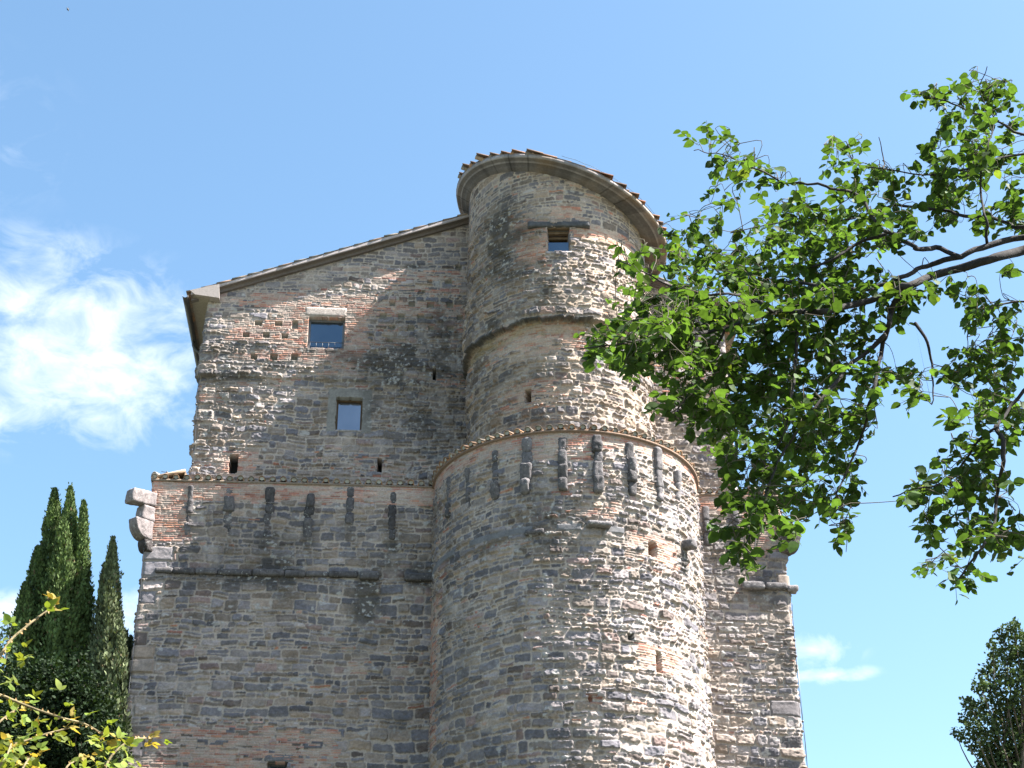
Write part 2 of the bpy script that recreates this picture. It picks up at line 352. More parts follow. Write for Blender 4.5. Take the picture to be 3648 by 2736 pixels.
CASTLE = tag(empty('stone_castle', (-2.6, 0, 7)), 'old rubble stone castle with a tall round tower under a sloping tiled roof', 'castle')
CAS_O = np.array((-2.6, 0, 7.0))
def cpart(name, V, Fq, mat, col, parent=None, smooth=True):
    V = np.asarray(V, float)-CAS_O; col = np.broadcast_to(np.asarray(col, float), V.shape)*(STINT if mat in (M_stone, M_plaster) else 1.0)
    return mesh_obj(name, V, Fq, mat, parent or CASTLE, col, smooth)
def cbuild(mb, name, mat, parent=None, smooth=True): return mb.build(name, mat, parent or CASTLE, smooth, CAS_O)

XL, XR, YS = -11.15, 5.95, 1.0                # lower walls; the upper storey stands one metre back
UXL, UXR = -10.30, 5.0
RT, RU, XU = 3.6, 2.57, -.10                  # lower and upper tower radii, axis of the upper one
ZC = 20.69                                    # top of the parapet, under the tiles
S = .02
def rz(p0, p1, Y): a = at([p0, p1], Y); return (a[0, 0], a[1, 0], a[1, 2], a[0, 2])          # two picture corners -> x0, x1, z0, z1
def rc(p0, p1, r, xc=0.0): a = atc([p0, p1], r, xc); return (a[0, 0]*r, a[1, 0]*r, a[1, 1], a[0, 1])

def wall_path(xl, xr, y0, back, us_front):
    """u positions, xy, outward normals of a wall that wraps round both corners"""
    rcn = .10; pts = []; nr = []; uu = []
    side = np.concatenate([np.arange(-back, -.8, .12), fine(-.8, -rcn, .025)])
    for s in side: pts.append((xl, y0-s)); nr.append((-1, 0)); uu.append(xl+s)
    for t in fine(0, np.pi/2, .13)[1:-1]: pts.append((xl+rcn-rcn*math.cos(t), y0+rcn-rcn*math.sin(t))); nr.append((-math.cos(t), -math.sin(t))); uu.append(xl+rcn*(t/(np.pi/2)*2-1))
    for x in us_front: pts.append((x, y0)); nr.append((0, -1)); uu.append(x)
    for t in fine(0, np.pi/2, .13)[1:-1]: pts.append((xr-rcn+rcn*math.sin(t), y0+rcn-rcn*math.cos(t))); nr.append((math.sin(t), -math.cos(t))); uu.append(xr+rcn*(t/(np.pi/2)*2-1))
    for s in -side[::-1]: pts.append((xr, y0+s)); nr.append((1, 0)); uu.append(xr+s)
    return np.array(uu), np.array(pts), np.array(nr)

def build_lower_wall():
    us = np.concatenate([fine(XL+.1, -3.3, S), fine(-3.1, 3.1, .25), fine(3.3, XR-.1, S)])
    uu, P, Nn = wall_path(XL, XR, 0.0, 15.0, us)
    vv = np.concatenate([np.arange(5.5, 11.7, .12), fine(11.7, ZC, S)])
    U, V = np.meshgrid(uu, vv, indexing='ij')
    zones = [(XL-.2, XR+.2, 20.12, 20.9, .9), (XL-.1, -10.15, 18.95, 20.3, .95), rz((430, 2585), (1190, 2760), 0)+(.62,), rz((700, 2560), (1100, 2600), 0)+(.3,), (4.9, 5.8, 18.9, 20.2, .8)]
    st = []
    for (x, y, rx, ry, s) in [(1010, 2010, 60, 120, .55), (1310, 2150, 60, 130, .8), (680, 1960, 50, 60, .3), (955, 1960, 60, 90, .6), (1400, 1960, 50, 90, .6), (1100, 1940, 40, 70, .4), (1500, 2060, 90, 60, .7), (900, 2060, 420, 26, .8), (1430, 2600, 60, 40, .3),
                             (2700, 2130, 90, 40, .5), (2800, 2330, 60, 60, .4), (2560, 2030, 60, 160, .35), (1250, 1900, 40, 60, .4), (815, 1950, 40, 70, .3)]:
        c = at((x, y), 0)[0]; st.append((c[0], c[2], rx*.0077, ry*.0088, s))
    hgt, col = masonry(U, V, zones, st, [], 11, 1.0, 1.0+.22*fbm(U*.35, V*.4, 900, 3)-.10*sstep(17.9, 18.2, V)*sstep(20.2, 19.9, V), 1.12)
    hgt = hgt+.03*fbm(U*.8, V*.8, 901, 3)+.035*sstep(18.0, 17.8, V)
    # big quoins that stick out unevenly at both corners
    for (xc, sgn) in ((XL, 1), (XR, -1)):
        vk = V/.40+.35*vnoise(V*0+xc, V*.9, 5)+.08*fbm(U*2, V*2, 915, 2); k = np.floor(vk).astype(int)+int(xc*7); wq = .28+.50*h01(k, 40); dq = np.minimum((.5-np.abs(vk % 1-.5))*.40-.012, wq-np.abs(U-xc)+.02*fbm(U*9, V*9, 916, 2))
        on = (h01(k, 42) < (.55 if sgn > 0 else .33))*(V < 19.0)*(np.abs(U-xc) < wq+.03); kq = on*sstep(-.03, .0, dq)
        cq = STONE[(h01(k, 44)*9.99).astype(int)]*(.95+.5*h01(k, 45))[..., None]*(1+.3*fbm(U*6, V*8, 917, 4))[..., None]; w2 = sstep(-.006, .012, dq)[..., None]; cq = (cq*w2+MORTAR*(1-w2))*TINT
        hq = .012*fbm(U*8, V*8, 918, 4)+sstep(-.004, .03, dq)*(.03+.10*h01(k, 41)**1.5); hgt = hgt*(1-kq)+hq*kq; col = col*(1-kq[..., None])+cq*kq[..., None]
    holes = [rz((955, 2715), (1019, 2790), 0)+(.45, (.03, .035, .04))]
    hgt, col = cut_holes(U, V, hgt, col, holes, 3)
    X = P[:, None, 0]+Nn[:, None, 0]*hgt-.16*sstep(15.8, 12.8, V)*sstep(XL+1.2, XL, U); Y = P[:, None, 1]+Nn[:, None, 1]*hgt
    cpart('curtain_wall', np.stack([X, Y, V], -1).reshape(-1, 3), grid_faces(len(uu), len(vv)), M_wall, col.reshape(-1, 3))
build_lower_wall()

GA, GB = .3855, 30.13                         # roof pitch, gable height at the ridge
XRIDGE = -2.5
def gable(x): return GB-GA*np.abs(x-XRIDGE)
W1 = rz((1101, 1130), (1223, 1245.5), YS); W2 = rz((1200, 1416.6), (1287, 1533), YS)
def build_upper_wall():
    us = np.concatenate([fine(UXL+.1, -2.3, S), fine(-2.1, 2.1, .25), fine(2.2, UXR-.1, S)])
    uu, P, Nn = wall_path(UXL, UXR, YS, 14.0, us)
    vv = fine(20.5, 30.2, S); U, V = np.meshgrid(uu, vv, indexing='ij')
    Z = lambda a, b, c, d, p: rz((a, b), (c, d), YS)+(p,)
    zones = [Z(1010, 1090, 1300, 1290, .85), Z(850, 1130, 1110, 1215, .8), Z(810, 1175, 1060, 1225, .85), Z(830, 1255, 1230, 1300, .95), Z(900, 1040, 1330, 1105, .75), Z(780, 1060, 1000, 1100, .45),
             Z(1330, 960, 1670, 1010, .5), Z(1360, 1020, 1670, 1045, .8), Z(1330, 1075, 1670, 1135, .75), Z(1340, 1145, 1670, 1180, .55), Z(1130, 1280, 1300, 1360, .55), Z(1300, 1200, 1670, 1250, .3),
             Z(770, 1605, 925, 1700, .85), Z(1270, 1610, 1440, 1705, .5), Z(700, 1405, 790, 1430, .95), Z(850, 1330, 1060, 1380, .35), Z(1480, 1310, 1670, 1390, .35), Z(1130, 1580, 1300, 1640, .3), Z(2330, 1300, 2560, 1420, .6)]
    st = []
    for (x, y, rx, ry, s) in [(1450, 1290, 260, 90, .75), (1370, 1360, 190, 22, .9), (1560, 1240, 160, 120, .55), (1500, 1480, 180, 120, .45), (1330, 1450, 50, 110, .45), (1590, 1130, 110, 60, .4), (1130, 1253, 90, 12, .8), (840, 1250, 160, 70, .35), (970, 1300, 120, 40, .35), (1560, 1600, 120, 60, .35), (1480, 950, 60, 10, .8), (780, 1480, 90, 120, .25), (820, 1345, 160, 22, .5)]:
        c = at((x, y), YS)[0]; st.append((c[0], c[2], rx*.0082, ry*.0096, s))
    pl = [(W2[0]-.26, W2[1]+.28, W2[2]-.1, W2[3]+.3, (.23, .225, .205))]
    top = sstep(-.9, -.2, V-gable(np.clip(U, UXL, UXR)))            # the repaired, paler and flatter courses under the verge
    rough = 1.35-1.0*sstep(-2.2, -1.0, V-gable(np.clip(U, UXL, UXR)))
    hgt, col = masonry(U, V, zones, st, pl, 23, rough, 1.0+.2*fbm(U*.4, V*.4, 902, 3)+.10*top, .86)
    zl = at((1000, 1352), YS)[0][2]+.06*fbm(U*1.5, U*0, 903, 3)
    hgt = hgt+.065*sstep(zl-.02, zl+.03, V)*sstep(26.6, 25.0, V)*sstep(-5.2, -5.7, U)+.05*sstep(zl-.2, zl-.18, V)*sstep(26.6, 25.0, V)*sstep(-5.7, -5.3, U)*(U < 0)
    hgt = hgt+.010*fbm(U*.9, V*.9, 904, 3)
    k = np.floor(V/.36); near = sstep(.5, .42, np.abs(U-UXL)); hgt = hgt+near*.09*(h01(k.astype(int), 43)-.4)*(V < 26.5)
    holes = [W1+(.5, (.10, .10, .10)), W2+(.5, (.08, .08, .08))]
    dkc = (.25, .235, .21); hc = (.03, .03, .03)
    for q in [(820, 1620, 844, 1686), (1346.6, 1632.6, 1358.5, 1682), (1542, 1316, 1552, 1358.6)]: holes.append(rz(q[:2], q[2:], YS)+(.5, hc))
    o7 = [(990, 530, 1080, 600), (1255, 540, 1335, 605), (1480, 530, 1545, 640), (835, 685, 910, 750), (1095, 690, 1170, 760), (1350, 700, 1425, 770), (935, 975, 1015, 1055), (1195, 980, 1280, 1060), (1465, 980, 1548, 1060)]
    for q in o7: holes.append(rz((640+q[0]*.2712, 1000+q[1]*.2712), (640+q[2]*.2712, 1000+q[3]*.2712), YS)+(.13, dkc))
    o1 = [(1855, 1000, 1890, 1025), (1985, 1000, 2035, 1030), (2060, 895, 2105, 925), (1790, 1075, 1840, 1095), (1585, 1155, 1625, 1190), (1720, 1160, 1765, 1195), (1855, 1165, 1900, 1200), (1995, 1165, 2040, 1200), (1515, 1240, 1560, 1280), (1645, 1245, 1690, 1280), (1785, 1245, 1830, 1280),
          (2070, 1255, 2110, 1290), (1580, 1325, 1620, 1360), (1715, 1330, 1760, 1365), (1860, 1330, 1905, 1365), (1995, 1330, 2040, 1365), (1565, 1430, 1605, 1450)]
    for q in o1: holes.append(rz((600+q[0]*.4973, 500+q[1]*.4973), (600+q[2]*.4973, 500+q[3]*.4973), YS)+(.12, dkc))
    hgt, col = cut_holes(U, V, hgt, col, holes, 4)
    X = P[:, None, 0]+Nn[:, None, 0]*hgt; Y = P[:, None, 1]+Nn[:, None, 1]*hgt
    Vc = np.minimum(V, gable(np.clip(X, UXL, UXR))+.10)
    i0 = np.arange(len(uu)-1); keep = (Vc[:-1, 1:]-Vc[:-1, :-1] > 1e-4) | (Vc[1:, 1:]-Vc[1:, :-1] > 1e-4)
    cpart('upper_wall', np.stack([X, Y, Vc], -1).reshape(-1, 3), grid_faces(len(uu), len(vv), keep), M_wall, col.reshape(-1, 3))
build_upper_wall()

def build_tower_base():
    th = fine(-R(97), R(97), S/RT); vv = np.concatenate([np.arange(5.5, 11.7, .12), fine(11.7, ZC, S)])
    T, V = np.meshgrid(th, vv, indexing='ij'); U = T*RT
    Z = lambda a, b, c, d, p: rc((a, b), (c, d), RT)+(p,)
    zones = [(-9, 9, 20.28, 20.9, .85), Z(2030, 1540, 2440, 1650, .9), Z(1860, 1560, 2110, 1640, .55), Z(2230, 1880, 2410, 2030, .85), Z(2280, 2290, 2430, 2420, .9), Z(2040, 1800, 2200, 1845, .7), Z(1960, 1700, 2110, 1760, .5), Z(2280, 1700, 2350, 1800, .6), (-RT*R(97), -RT*R(72), 13.3, 17.2, .7), Z(2090, 2470, 2120, 2500, .8)]
    st = []
    for (x, y, rx, ry, s) in [(1930, 1850, 110, 90, .75), (1880, 1890, 130, 28, .55), (1700, 1950, 150, 22, .45), (2060, 1870, 110, 40, .45), (2300, 1880, 160, 30, .4), (1890, 1700, 40, 120, .3), (2440, 2010, 30, 60, .55), (2250, 2265, 24, 20, .7), (1590, 2100, 30, 300, .25), (1640, 2350, 40, 200, .2)]:
        c = atc((x, y), RT)[0]; st.append((c[0]*RT, c[1], rx*.008, ry*.009, s))
    hgt, col = masonry(U, V, zones, st, [], 37, 1.3, 1.0+.2*fbm(U*.4, V*.4, 905, 3)+.10*sstep(.2, 2.5, U))  # tone also lifts the sunward right side: sunlight put into the colour
    hgt = hgt+.035*fbm(U*.8, V*.8, 906, 3)
    band = sstep(17.93, 17.96, V)*sstep(18.13, 18.10, V)              # flat string band of grey slabs, partly lost
    jt = np.floor(U/.62+.2*vnoise(U*0, V*0, 1)); bk = band*(h01(jt.astype(int), 51) < .75)*(U < 1.1)
    hgt = hgt*(1-bk)+(.045+.008*fbm(U*9, V*9, 907, 3)-.03*sstep(.47, .5, np.abs((U/.62) % 1-.5)))*bk
    col = col*(1-bk[..., None])+(np.array((.15, .145, .15))*(1+.25*fbm(U*5, V*7, 908, 4))[..., None])*bk[..., None]
    hc = (.20, .10, .06); holes = []
    for q in [(2312, 1925.5, 2344, 1985.6), (2339, 2318, 2362, 2400)]: holes.append(rc(q[:2], q[2:], RT)+(.40, hc))
    holes += [rc((2237, 2254), (2260, 2280), RT)+(.15, (.10, .095, .09)), rc((2096, 2480), (2112, 2500), RT)+(.08, (.3, .14, .1)), rc((1568, 2375), (1573, 2455), RT)+(.2, (.05, .04, .035))]
    hgt, col = cut_holes(U, V, hgt, col, holes, 5)
    rr = RT-.045+hgt
    cpart('tower_base', np.stack([rr*np.sin(T), -rr*np.cos(T), V], -1).reshape(-1, 3), grid_faces(len(th), len(vv)), M_wall, col.reshape(-1, 3))
build_tower_base()
def soffit(x): return 29.25-.345*x            # level of the tower eave, falling to the right with the roof
WT = rc((1949, 809), (2031, 897.6), RU, XU)
def build_tower_shaft():
    th = fine(-R(115), R(115), S/RU); vv = fine(20.6, 30.4, S)
    T, V = np.meshgrid(th, vv, indexing='ij'); U = T*RU
    Z = lambda a, b, c, d, p: rc((a, b), (c, d), RU, XU)+(p,)
    zones = [Z(1830, 805, 1950, 930, .8), Z(2030, 790, 2260, 925, .85), Z(1960, 735, 2070, 785, .95), Z(1770, 1185, 2090, 1255, .75), Z(1800, 1375, 1970, 1450, .7), Z(2060, 1110, 2200, 1140, .8), Z(1840, 760, 1900, 800, .4), Z(2150, 1380, 2300, 1440, .25)]
    st = []
    for (x, y, rx, ry, s) in [(1790, 860, 110, 150, .75), (1720, 950, 60, 160, .4), (1850, 980, 110, 70, .5), (1930, 1050, 120, 80, .35), (1790, 1150, 130, 30, .6), (1960, 1142, 150, 14, .7), (1830, 1350, 160, 60, .35), (1700, 1300, 60, 160, .25), (1930, 1500, 140, 40, .35)]:
        c = atc((x, y), RU, XU)[0]; st.append((c[0]*RU, c[1], rx*.0085, ry*.0105, s))
    X0 = XU+RU*np.sin(T); dz = V-soffit(X0)
    rough = 1.35-1.05*sstep(-1.9, -1.1, dz)
    hgt, col = masonry(U, V, zones, st, [], 53, rough, (1.0+.12*fbm(U*.4, V*.4, 909, 3)+.12*sstep(-1.9, -1.1, dz)))
    col = col*np.array((1.04, 1.0, .93))
    zl = 24.56+.09*fbm(U*2.2, U*0, 910, 3)+.03*vnoise(U*9, U*0, 3)+.02*vnoise(U*23, U*0, 4)
    hgt = hgt+.13*sstep(zl-.015, zl+.02, V)*sstep(27.3, 25.2, V)-.05*sstep(zl+.02, zl-.02, V)*sstep(zl-.5, zl-.3, V)
    ed = sstep(zl-.02, zl, V)*sstep(zl+.09, zl+.05, V)*sstep(1.2, .2, U)*.85; col = col*(1-ed[..., None])+np.array((.05, .05, .05))*ed[..., None]  # dark strip painted on the ledge's lip for the shade of its underside
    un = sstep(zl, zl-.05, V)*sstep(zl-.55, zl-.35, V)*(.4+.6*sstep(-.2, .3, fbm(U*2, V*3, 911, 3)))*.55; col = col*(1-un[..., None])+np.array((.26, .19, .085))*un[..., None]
    hgt = hgt+.03*fbm(U*.9, V*.9, 912, 3)
    holes = [WT+(.55, (.13, .085, .06)), rc((1871, 1390), (1893, 1434), RU, XU)+(.45, (.10, .06, .04))]
    hgt, col = cut_holes(U, V, hgt, col, holes, 6)
    rr = RU+hgt; X = XU+rr*np.sin(T); Y = -rr*np.cos(T); Vc = np.minimum(V, soffit(X)+.12)
    keep = (Vc[:-1, 1:]-Vc[:-1, :-1] > 1e-4) | (Vc[1:, 1:]-Vc[1:, :-1] > 1e-4)
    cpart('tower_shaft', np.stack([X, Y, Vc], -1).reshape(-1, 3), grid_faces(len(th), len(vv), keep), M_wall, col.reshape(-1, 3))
build_tower_shaft()

# ---------------------------------------------------------------- tiles
TILE_C = np.array([(.27, .17, .115), (.23, .175, .13), (.31, .22, .155), (.20, .165, .135), (.33, .19, .11), (.24, .20, .165)])
def tile_shell(p0, p1, r0, r1, upv, seed, thick=.016, n=8, flip=False, open_=np.pi):
    """one coppo: a tapered half pipe of real thickness from p0 (visible end) to p1"""
    p0 = np.asarray(p0, float); p1 = np.asarray(p1, float); ax = (p1-p0)/np.linalg.norm(p1-p0); upv = np.asarray(upv, float)
    s_ = np.cross(ax, upv); s_ /= np.linalg.norm(s_); u_ = np.cross(s_, ax)
    if flip: u_ = -u_
    a = np.linspace((np.pi-open_)/2, (np.pi+open_)/2, n+1); V = []
    for (p, r_) in ((p0, r0), (p0, r0-thick), (p1, r1), (p1, r1-thick)):
        V.append(p+np.cos(a)[:, None]*r_*s_+np.sin(a)[:, None]*r_*u_)
    V = np.concatenate(V); k = n+1; Fq = []
    for j in range(n):
        Fq += [(j, j+1, 2*k+j+1, 2*k+j), (k+j, 3*k+j, 3*k+j+1, k+j+1), (j, k+j, k+j+1, j+1), (2*k+j, 2*k+j+1, 3*k+j+1, 3*k+j)]
    Fq += [(0, 2*k, 3*k, k), (n, k+n, 3*k+n, 2*k+n)]
    c = TILE_C[int(h01(seed, 61)*5.99)]*(.75+.5*h01(seed, 62))
    col = c*(1+.3*vnoise(V[:, 0]*30, V[:, 2]*30, seed))[:, None]
    return V, np.array(Fq), col, (s_, u_)
def ledge_tile(mb, px, py, z, nx, ny, length, rise, seed, plug=True, pale=.0, step=.287):
    PL = np.array((.36, .335, .31))
    """a cover tile with mortar plug and the channel tile beside it; (nx, ny) points out of the wall"""
    j = (h01(seed, 63)-.5)*.03; out = np.array((nx, ny, 0.0)); p0 = np.array((px, py, z+.085+j*.5))+out*(.06+j); p1 = p0-out*length+np.array((0, 0, rise))
    V, Fq, c, (s_, u_) = tile_shell(p0, p1, .088, .072, (0, 0, 1), seed); c = c*(1-pale)*.8+PL*pale; mb.add(V, Fq, c)
    if plug:
        q = p0-out*(.025+.02*h01(seed, 64)); a = np.linspace(0, np.pi, 9); ring = q+np.cos(a)[:, None]*.074*s_+np.sin(a)[:, None]*.074*u_
        Vp = np.vstack([ring, q[None]-.03*u_]); mb.add(Vp, [(9, i, i+1, min(i+2, 8)) for i in range(0, 8, 2)], np.array((.30, .285, .25))*(.8+.4*h01(seed, 65)))
    tang = np.array((-ny, nx, 0.0)); b0 = np.array((px, py, z+.10))+out*.05+tang*step/2; b1 = b0-out*length+np.array((0, 0, rise))
    V, Fq, c, _ = tile_shell(b0, b1, .088, .088, (0, 0, 1), seed+9000, flip=True); mb.add(V, Fq, (c*(1-pale)+PL*pale)*np.array((1.05, .9, .75)))
def bed(mb, P, Nn, z0, z1, dout, din, col):
    P = np.asarray(P, float); Nn = np.asarray(Nn, float); V = []; Fq = []; n = len(P)
    for (o_, z_) in ((dout, z0), (dout, z1), (-din, z1+din*.26), (-din, z0)):
        V.append(np.column_stack([P+Nn*o_, np.full(n, z_)]))
    V = np.concatenate(V)
    for k in range(4):
        k2 = (k+1) % 4
        for i in range(n-1): Fq.append((k*n+i, k*n+i+1, k2*n+i+1, k2*n+i))
    mb.add(V, Fq, col)
def build_ledges():
    rise = .27
    mb = MB(); xs = np.arange(XL+.05, -3.5, .287)
    bed(mb, [(x, 0) for x in (XL-.02, -3.3)], [(0, -1)]*2, ZC-.03, ZC+.03, .035, .98, (.19, .145, .11))
    for i, x in enumerate(xs): ledge_tile(mb, x, 0.0, ZC, 0, -1, 1.03, rise, 100+i)
    cbuild(mb, 'tile_ledge', M_tile)
    mb = MB(); bed(mb, [(x, 0) for x in (3.3, XR+.02)], [(0, -1)]*2, ZC-.03, ZC+.03, .035, .98, (.19, .145, .11))
    for i, x in enumerate(np.arange(3.72, XR, .287)): ledge_tile(mb, x, 0.0, ZC, 0, -1, 1.03, rise, 200+i)
    cbuild(mb, 'tile_ledge', M_tile)
    for (x0, nx, sd) in ((XL, -1, 300), (XR, 1, 400)):
        mb = MB(); bed(mb, [(x0, y) for y in (-.02, 15)], [(nx, 0)]*2, ZC-.03, ZC+.03, .035, .85, (.27, .2, .14))
        for i, y in enumerate(np.arange(.2, 14.8, .287)): ledge_tile(mb, x0, y, ZC, nx, 0, .9, rise*.9, sd+i, True, pale=.75 if y < 3 else .2)
        # hip tiles from the corner up to the corner of the upper storey
        c0 = np.array((x0-nx*.02, -.02, ZC+.10)); c1 = np.array((UXL if nx < 0 else UXR, YS, ZC+.17))
        for k in range(4):
            a = c0+(c1-c0)*(k/3.6); b = c0+(c1-c0)*((k+1.15)/3.6); V, Fq, c, (s_, u_) = tile_shell(a+(0, 0, .05), b+(0, 0, .03), .10, .085, (0, 0, 1), sd+70+k); mb.add(V, Fq, c*.15+np.array((.34, .32, .30)))
            if k == 0:
                an = np.linspace(0, np.pi, 9); q = a+(0, 0, .05)+(c1-c0)/np.linalg.norm(c1-c0)*.02; ring = q+np.cos(an)[:, None]*.10*s_+np.sin(an)[:, None]*.10*u_
                mb.add(np.vstack([ring, q[None]-.06*u_]), [(9, i, i+1, min(i+2, 8)) for i in range(0, 8, 2)], (.33, .31, .28))
        cbuild(mb, 'tile_ledge', M_tile)
    mb = MB(); a = np.linspace(-R(90), R(90), 60)
    bed(mb, np.stack([RT*np.sin(a), -RT*np.cos(a)], -1), np.stack([np.sin(a), -np.cos(a)], -1), ZC-.03, ZC+.03, .035, 1.04, (.17, .115, .085))
    for i, t in enumerate(np.arange(-R(88), R(89), .287/RT*.98)): ledge_tile(mb, RT*math.sin(t), -RT*math.cos(t), ZC, math.sin(t), -math.cos(t), 1.05, rise, 500+i)
    cbuild(mb, 'tile_ledge', M_tile)
build_ledges()

# ---------------------------------------------------------------- roofs, eaves, gutter
CONC = np.array((.30, .28, .25))
def sweep(P, prof_fn, closed=False):
    """P: list of frames (origin, out, up); prof: list of (out, up)"""
    V = []; n = len(P); k = None
    for (o_, ou, uv) in P:
        pr = prof_fn; k = len(pr)
        for (a, b) in pr: V.append(np.asarray(o_)+np.asarray(ou)*a+np.asarray(uv)*b)
    Fq = []
    for i in range(n-1):
        for j in range(k-1): Fq.append((i*k+j, (i+1)*k+j, (i+1)*k+j+1, i*k+j+1))
    return np.array(V), np.array(Fq)
def build_roofs():
    # main roof: two pitches of tiles with a corrugated surface
    roof = None
    for sgn, xe in ((-1, -10.86), (1, 5.6)):
        ys = np.arange(.72, 14.5, .05); n = 24; xs = np.linspace(XRIDGE, xe, n); X, Y = np.meshgrid(xs, ys, indexing='ij')
        Z = gable(X)+.19+.045*np.cos(Y/.25*2*np.pi)
        V = np.stack([X, Y, Z], -1).reshape(-1, 3); Fq = grid_faces(n, len(ys)); k = len(V)
        V2 = V.copy(); V2[:, 2] = gable(V2[:, 0])+.10; Fq = np.vstack([Fq, Fq[:, ::-1]+k])
        c = TILE_C[(h01(np.floor(V[:, 1]/.25).astype(int)*31+np.floor(V[:, 0]/.4).astype(int), 70)*5.99).astype(int)]
        o = cpart('roof', np.vstack([V, V2]), Fq, M_tile, np.vstack([c, c]))
        if roof is None: roof = o
        # verge: concrete band, bed moulding and the row of verge tiles
        y1 = YS-.27; fr = []; xv = np.linspace(XRIDGE, xe+sgn*(-.1) if sgn < 0 else xe, 40)
        for x in xv: fr.append(((x, YS, gable(x)), (0, -1, 0), (0, 0, 1)))
        V, Fq = sweep(fr, [(-.05, -.02), (.11, -.02), (.11, .055), (.135, .075), (.26, .075), (.27, .085), (.27, .19), (.02, .20)])
        V[:, 1] += .004*vnoise(V[:, 0]*4, V[:, 2]*4, 8)
        cpart('verge', V, Fq, M_plaster, np.where((V[:, 2]-gable(V[:, 0]) > .08)[:, None], np.array((.38, .36, .345)), np.array((.15, .135, .12)))*(1+.2*fbm(V[:, 0]*2, V[:, 2]*3, 9, 3))[:, None], roof if sgn < 0 else o, False)  # the bed moulding's shadow is put into its darker colour
        mb = MB(); x = XRIDGE; i = 0; L_ = .44
        while abs(x-XRIDGE) < abs(xe-XRIDGE)-.16:
            xa = x+sgn*(L_+.05); xa = max(xa, xe-.03) if sgn < 0 else min(xa, xe+.03); z0 = gable(xa)+.195+.03*(h01(i, 81)-.5); z1 = gable(x)+.175+.02*(h01(i, 82)-.5); yy = y1+.072+.03*(h01(i, 83)-.5)
            V, Fq, c, _ = tile_shell((xa, yy, z0), (x, yy+.01, z1), .098, .08, (0, 0, 1), 800+i+(50 if sgn > 0 else 0)); mb.add(V, Fq, c*.8+.03)
            x += sgn*L_; i += 1
        cbuild(mb, 'verge_tiles', M_tile, roof if sgn < 0 else o)
    # side eave at the left: soffit box with its end block on the front, gutter running back
    mb = MB()
    def prism(poly, y0, y1, col):
        n = len(poly); V = [(x, y0, z) for x, z in poly]+[(x, y1, z) for x, z in poly]; Fq = [(i, (i+1) % n, n+(i+1) % n, n+i) for i in range(n)]
        mb.add(V, Fq, col); c = np.mean(poly, axis=0)
        V2 = [(x, y0, z) for x, z in poly]+[(c[0], y0, c[1])]; q = [(n, (i+1) % n, i, i) for i in range(n)]
        mb.add(V2, [(n, (i+2) % n, (i+1) % n, i) for i in range(0, n-(n % 2), 2)], col)
    ft = at([(677, 1034.6), (781.5, 1012), (781.5, 1062), (694.5, 1049.5)], YS-.28); poly = [(p[0], p[2]) for p in ft]
    prism(poly, YS-.30, YS+.02, CONC*1.05)
    zb = min(p[1] for p in poly)
    prism([(-10.80, gable(-10.80)+.12), (-10.0, gable(-10.0)+.12), (-10.25, zb+.02), (-10.76, zb+.10)], YS-.20, 14.5, np.array((.27, .25, .20)))
    cbuild(mb, 'side_eave', M_plaster, roof, False)
    xg = -10.91; zg = gable(-10.86)+.05; mbg = MB(); ys = np.arange(YS-.36, 14.6, .5); a = np.linspace(np.pi, 2*np.pi, 9); V = []
    for y in ys:
        for rr_ in (.085, .077): V += [(xg+math.cos(t)*rr_, y, zg+math.sin(t)*rr_) for t in a]
    Fq = []
    for i in range(len(ys)-1):
        b = i*18; c = b+18
        for j in range(8): Fq += [(b+j, b+j+1, c+j+1, c+j), (b+9+j, c+9+j, c+10+j, b+10+j)]
        Fq += [(b, c, c+9, b+9), (b+8, b+17, c+17, c+8)]
    Fq += [(j, 9+j, 10+j, j+1) for j in range(8)]
    mbg.add(V, Fq, (.045, .04, .038)); cbuild(mbg, 'gutter', M_metal, roof)
    mbp = MB(); V, Fq = tube(smooth_path([(xg, 3.2, zg-.08), (xg+.05, 3.2, zg-.3), (xg+.5, 3.2, zg-.75), (UXL-.07, 3.2, zg-1.1), (UXL-.07, 3.2, 21.6)], 4), .045, 8); mbp.add(V, Fq, (.05, .045, .04)); cbuild(mbp, 'downpipe', M_metal, roof)
    # tower roof: the right-hand pitch carried on over the tower and cut round
    XC, RO = .05, 3.12; zf = lambda x: 29.27-.35*(x-.1)
    ang = np.linspace(-R(112), R(112), 280); fr = []
    for t in ang: fr.append(((XC*0+t, 0, 0), 0, 0))
    prof = [(RU-.03, -.05, .20), (RU+.05, -.045, .19), (RU+.16, -.03, .17), (RU+.20, -.015, .17), (RU+.215, .0, .15), (RO-.20, .01, .14), (RO-.195, .012, .27), (RO-.16, .045, .27), (RO-.155, .046, .19), (RO-.03, .06, .19), (RO-.025, .061, .30), (RO, .075, .36), (RO+.005, .185, .36), (RO-.5, .205, .36)]  # last value is tone; the soffit's shade is put in as darker values
    V = []; C = []
    for t in ang:
        for (r_, dz, cc) in prof:
            w = (r_-RU)/(RO-RU); xc = XU+(XC-XU)*np.clip(w, 0, 1); x = xc+r_*math.sin(t); V.append((x, -r_*math.cos(t), zf(x)+dz)); C.append(cc)
    V = np.array(V); k = len(prof); Fq = [(i*k+j, (i+1)*k+j, (i+1)*k+j+1, i*k+j+1) for i in range(len(ang)-1) for j in range(k-1)]
    V = V+(.010*fbm(V[:, 0]*3.2, V[:, 1]*3.2, 13, 4, V[:, 2]*5))[:, None]*np.array((1, 1, 1.3)); an = np.repeat(ang, k)*RO; jn = 1-.55*sstep(.47, .495, np.abs((an/.62) % 1-.5)); C = .80*np.array(C)[:, None]*jn[:, None]*(1-.35*sstep(.1, .4, fbm(an*1.7, V[:, 2]*.6, 19, 4)))[:, None]*np.array((1, .965, .92))*(1+.3*fbm(V[:, 0]*3, V[:, 1]*3, 12, 4))[:, None]
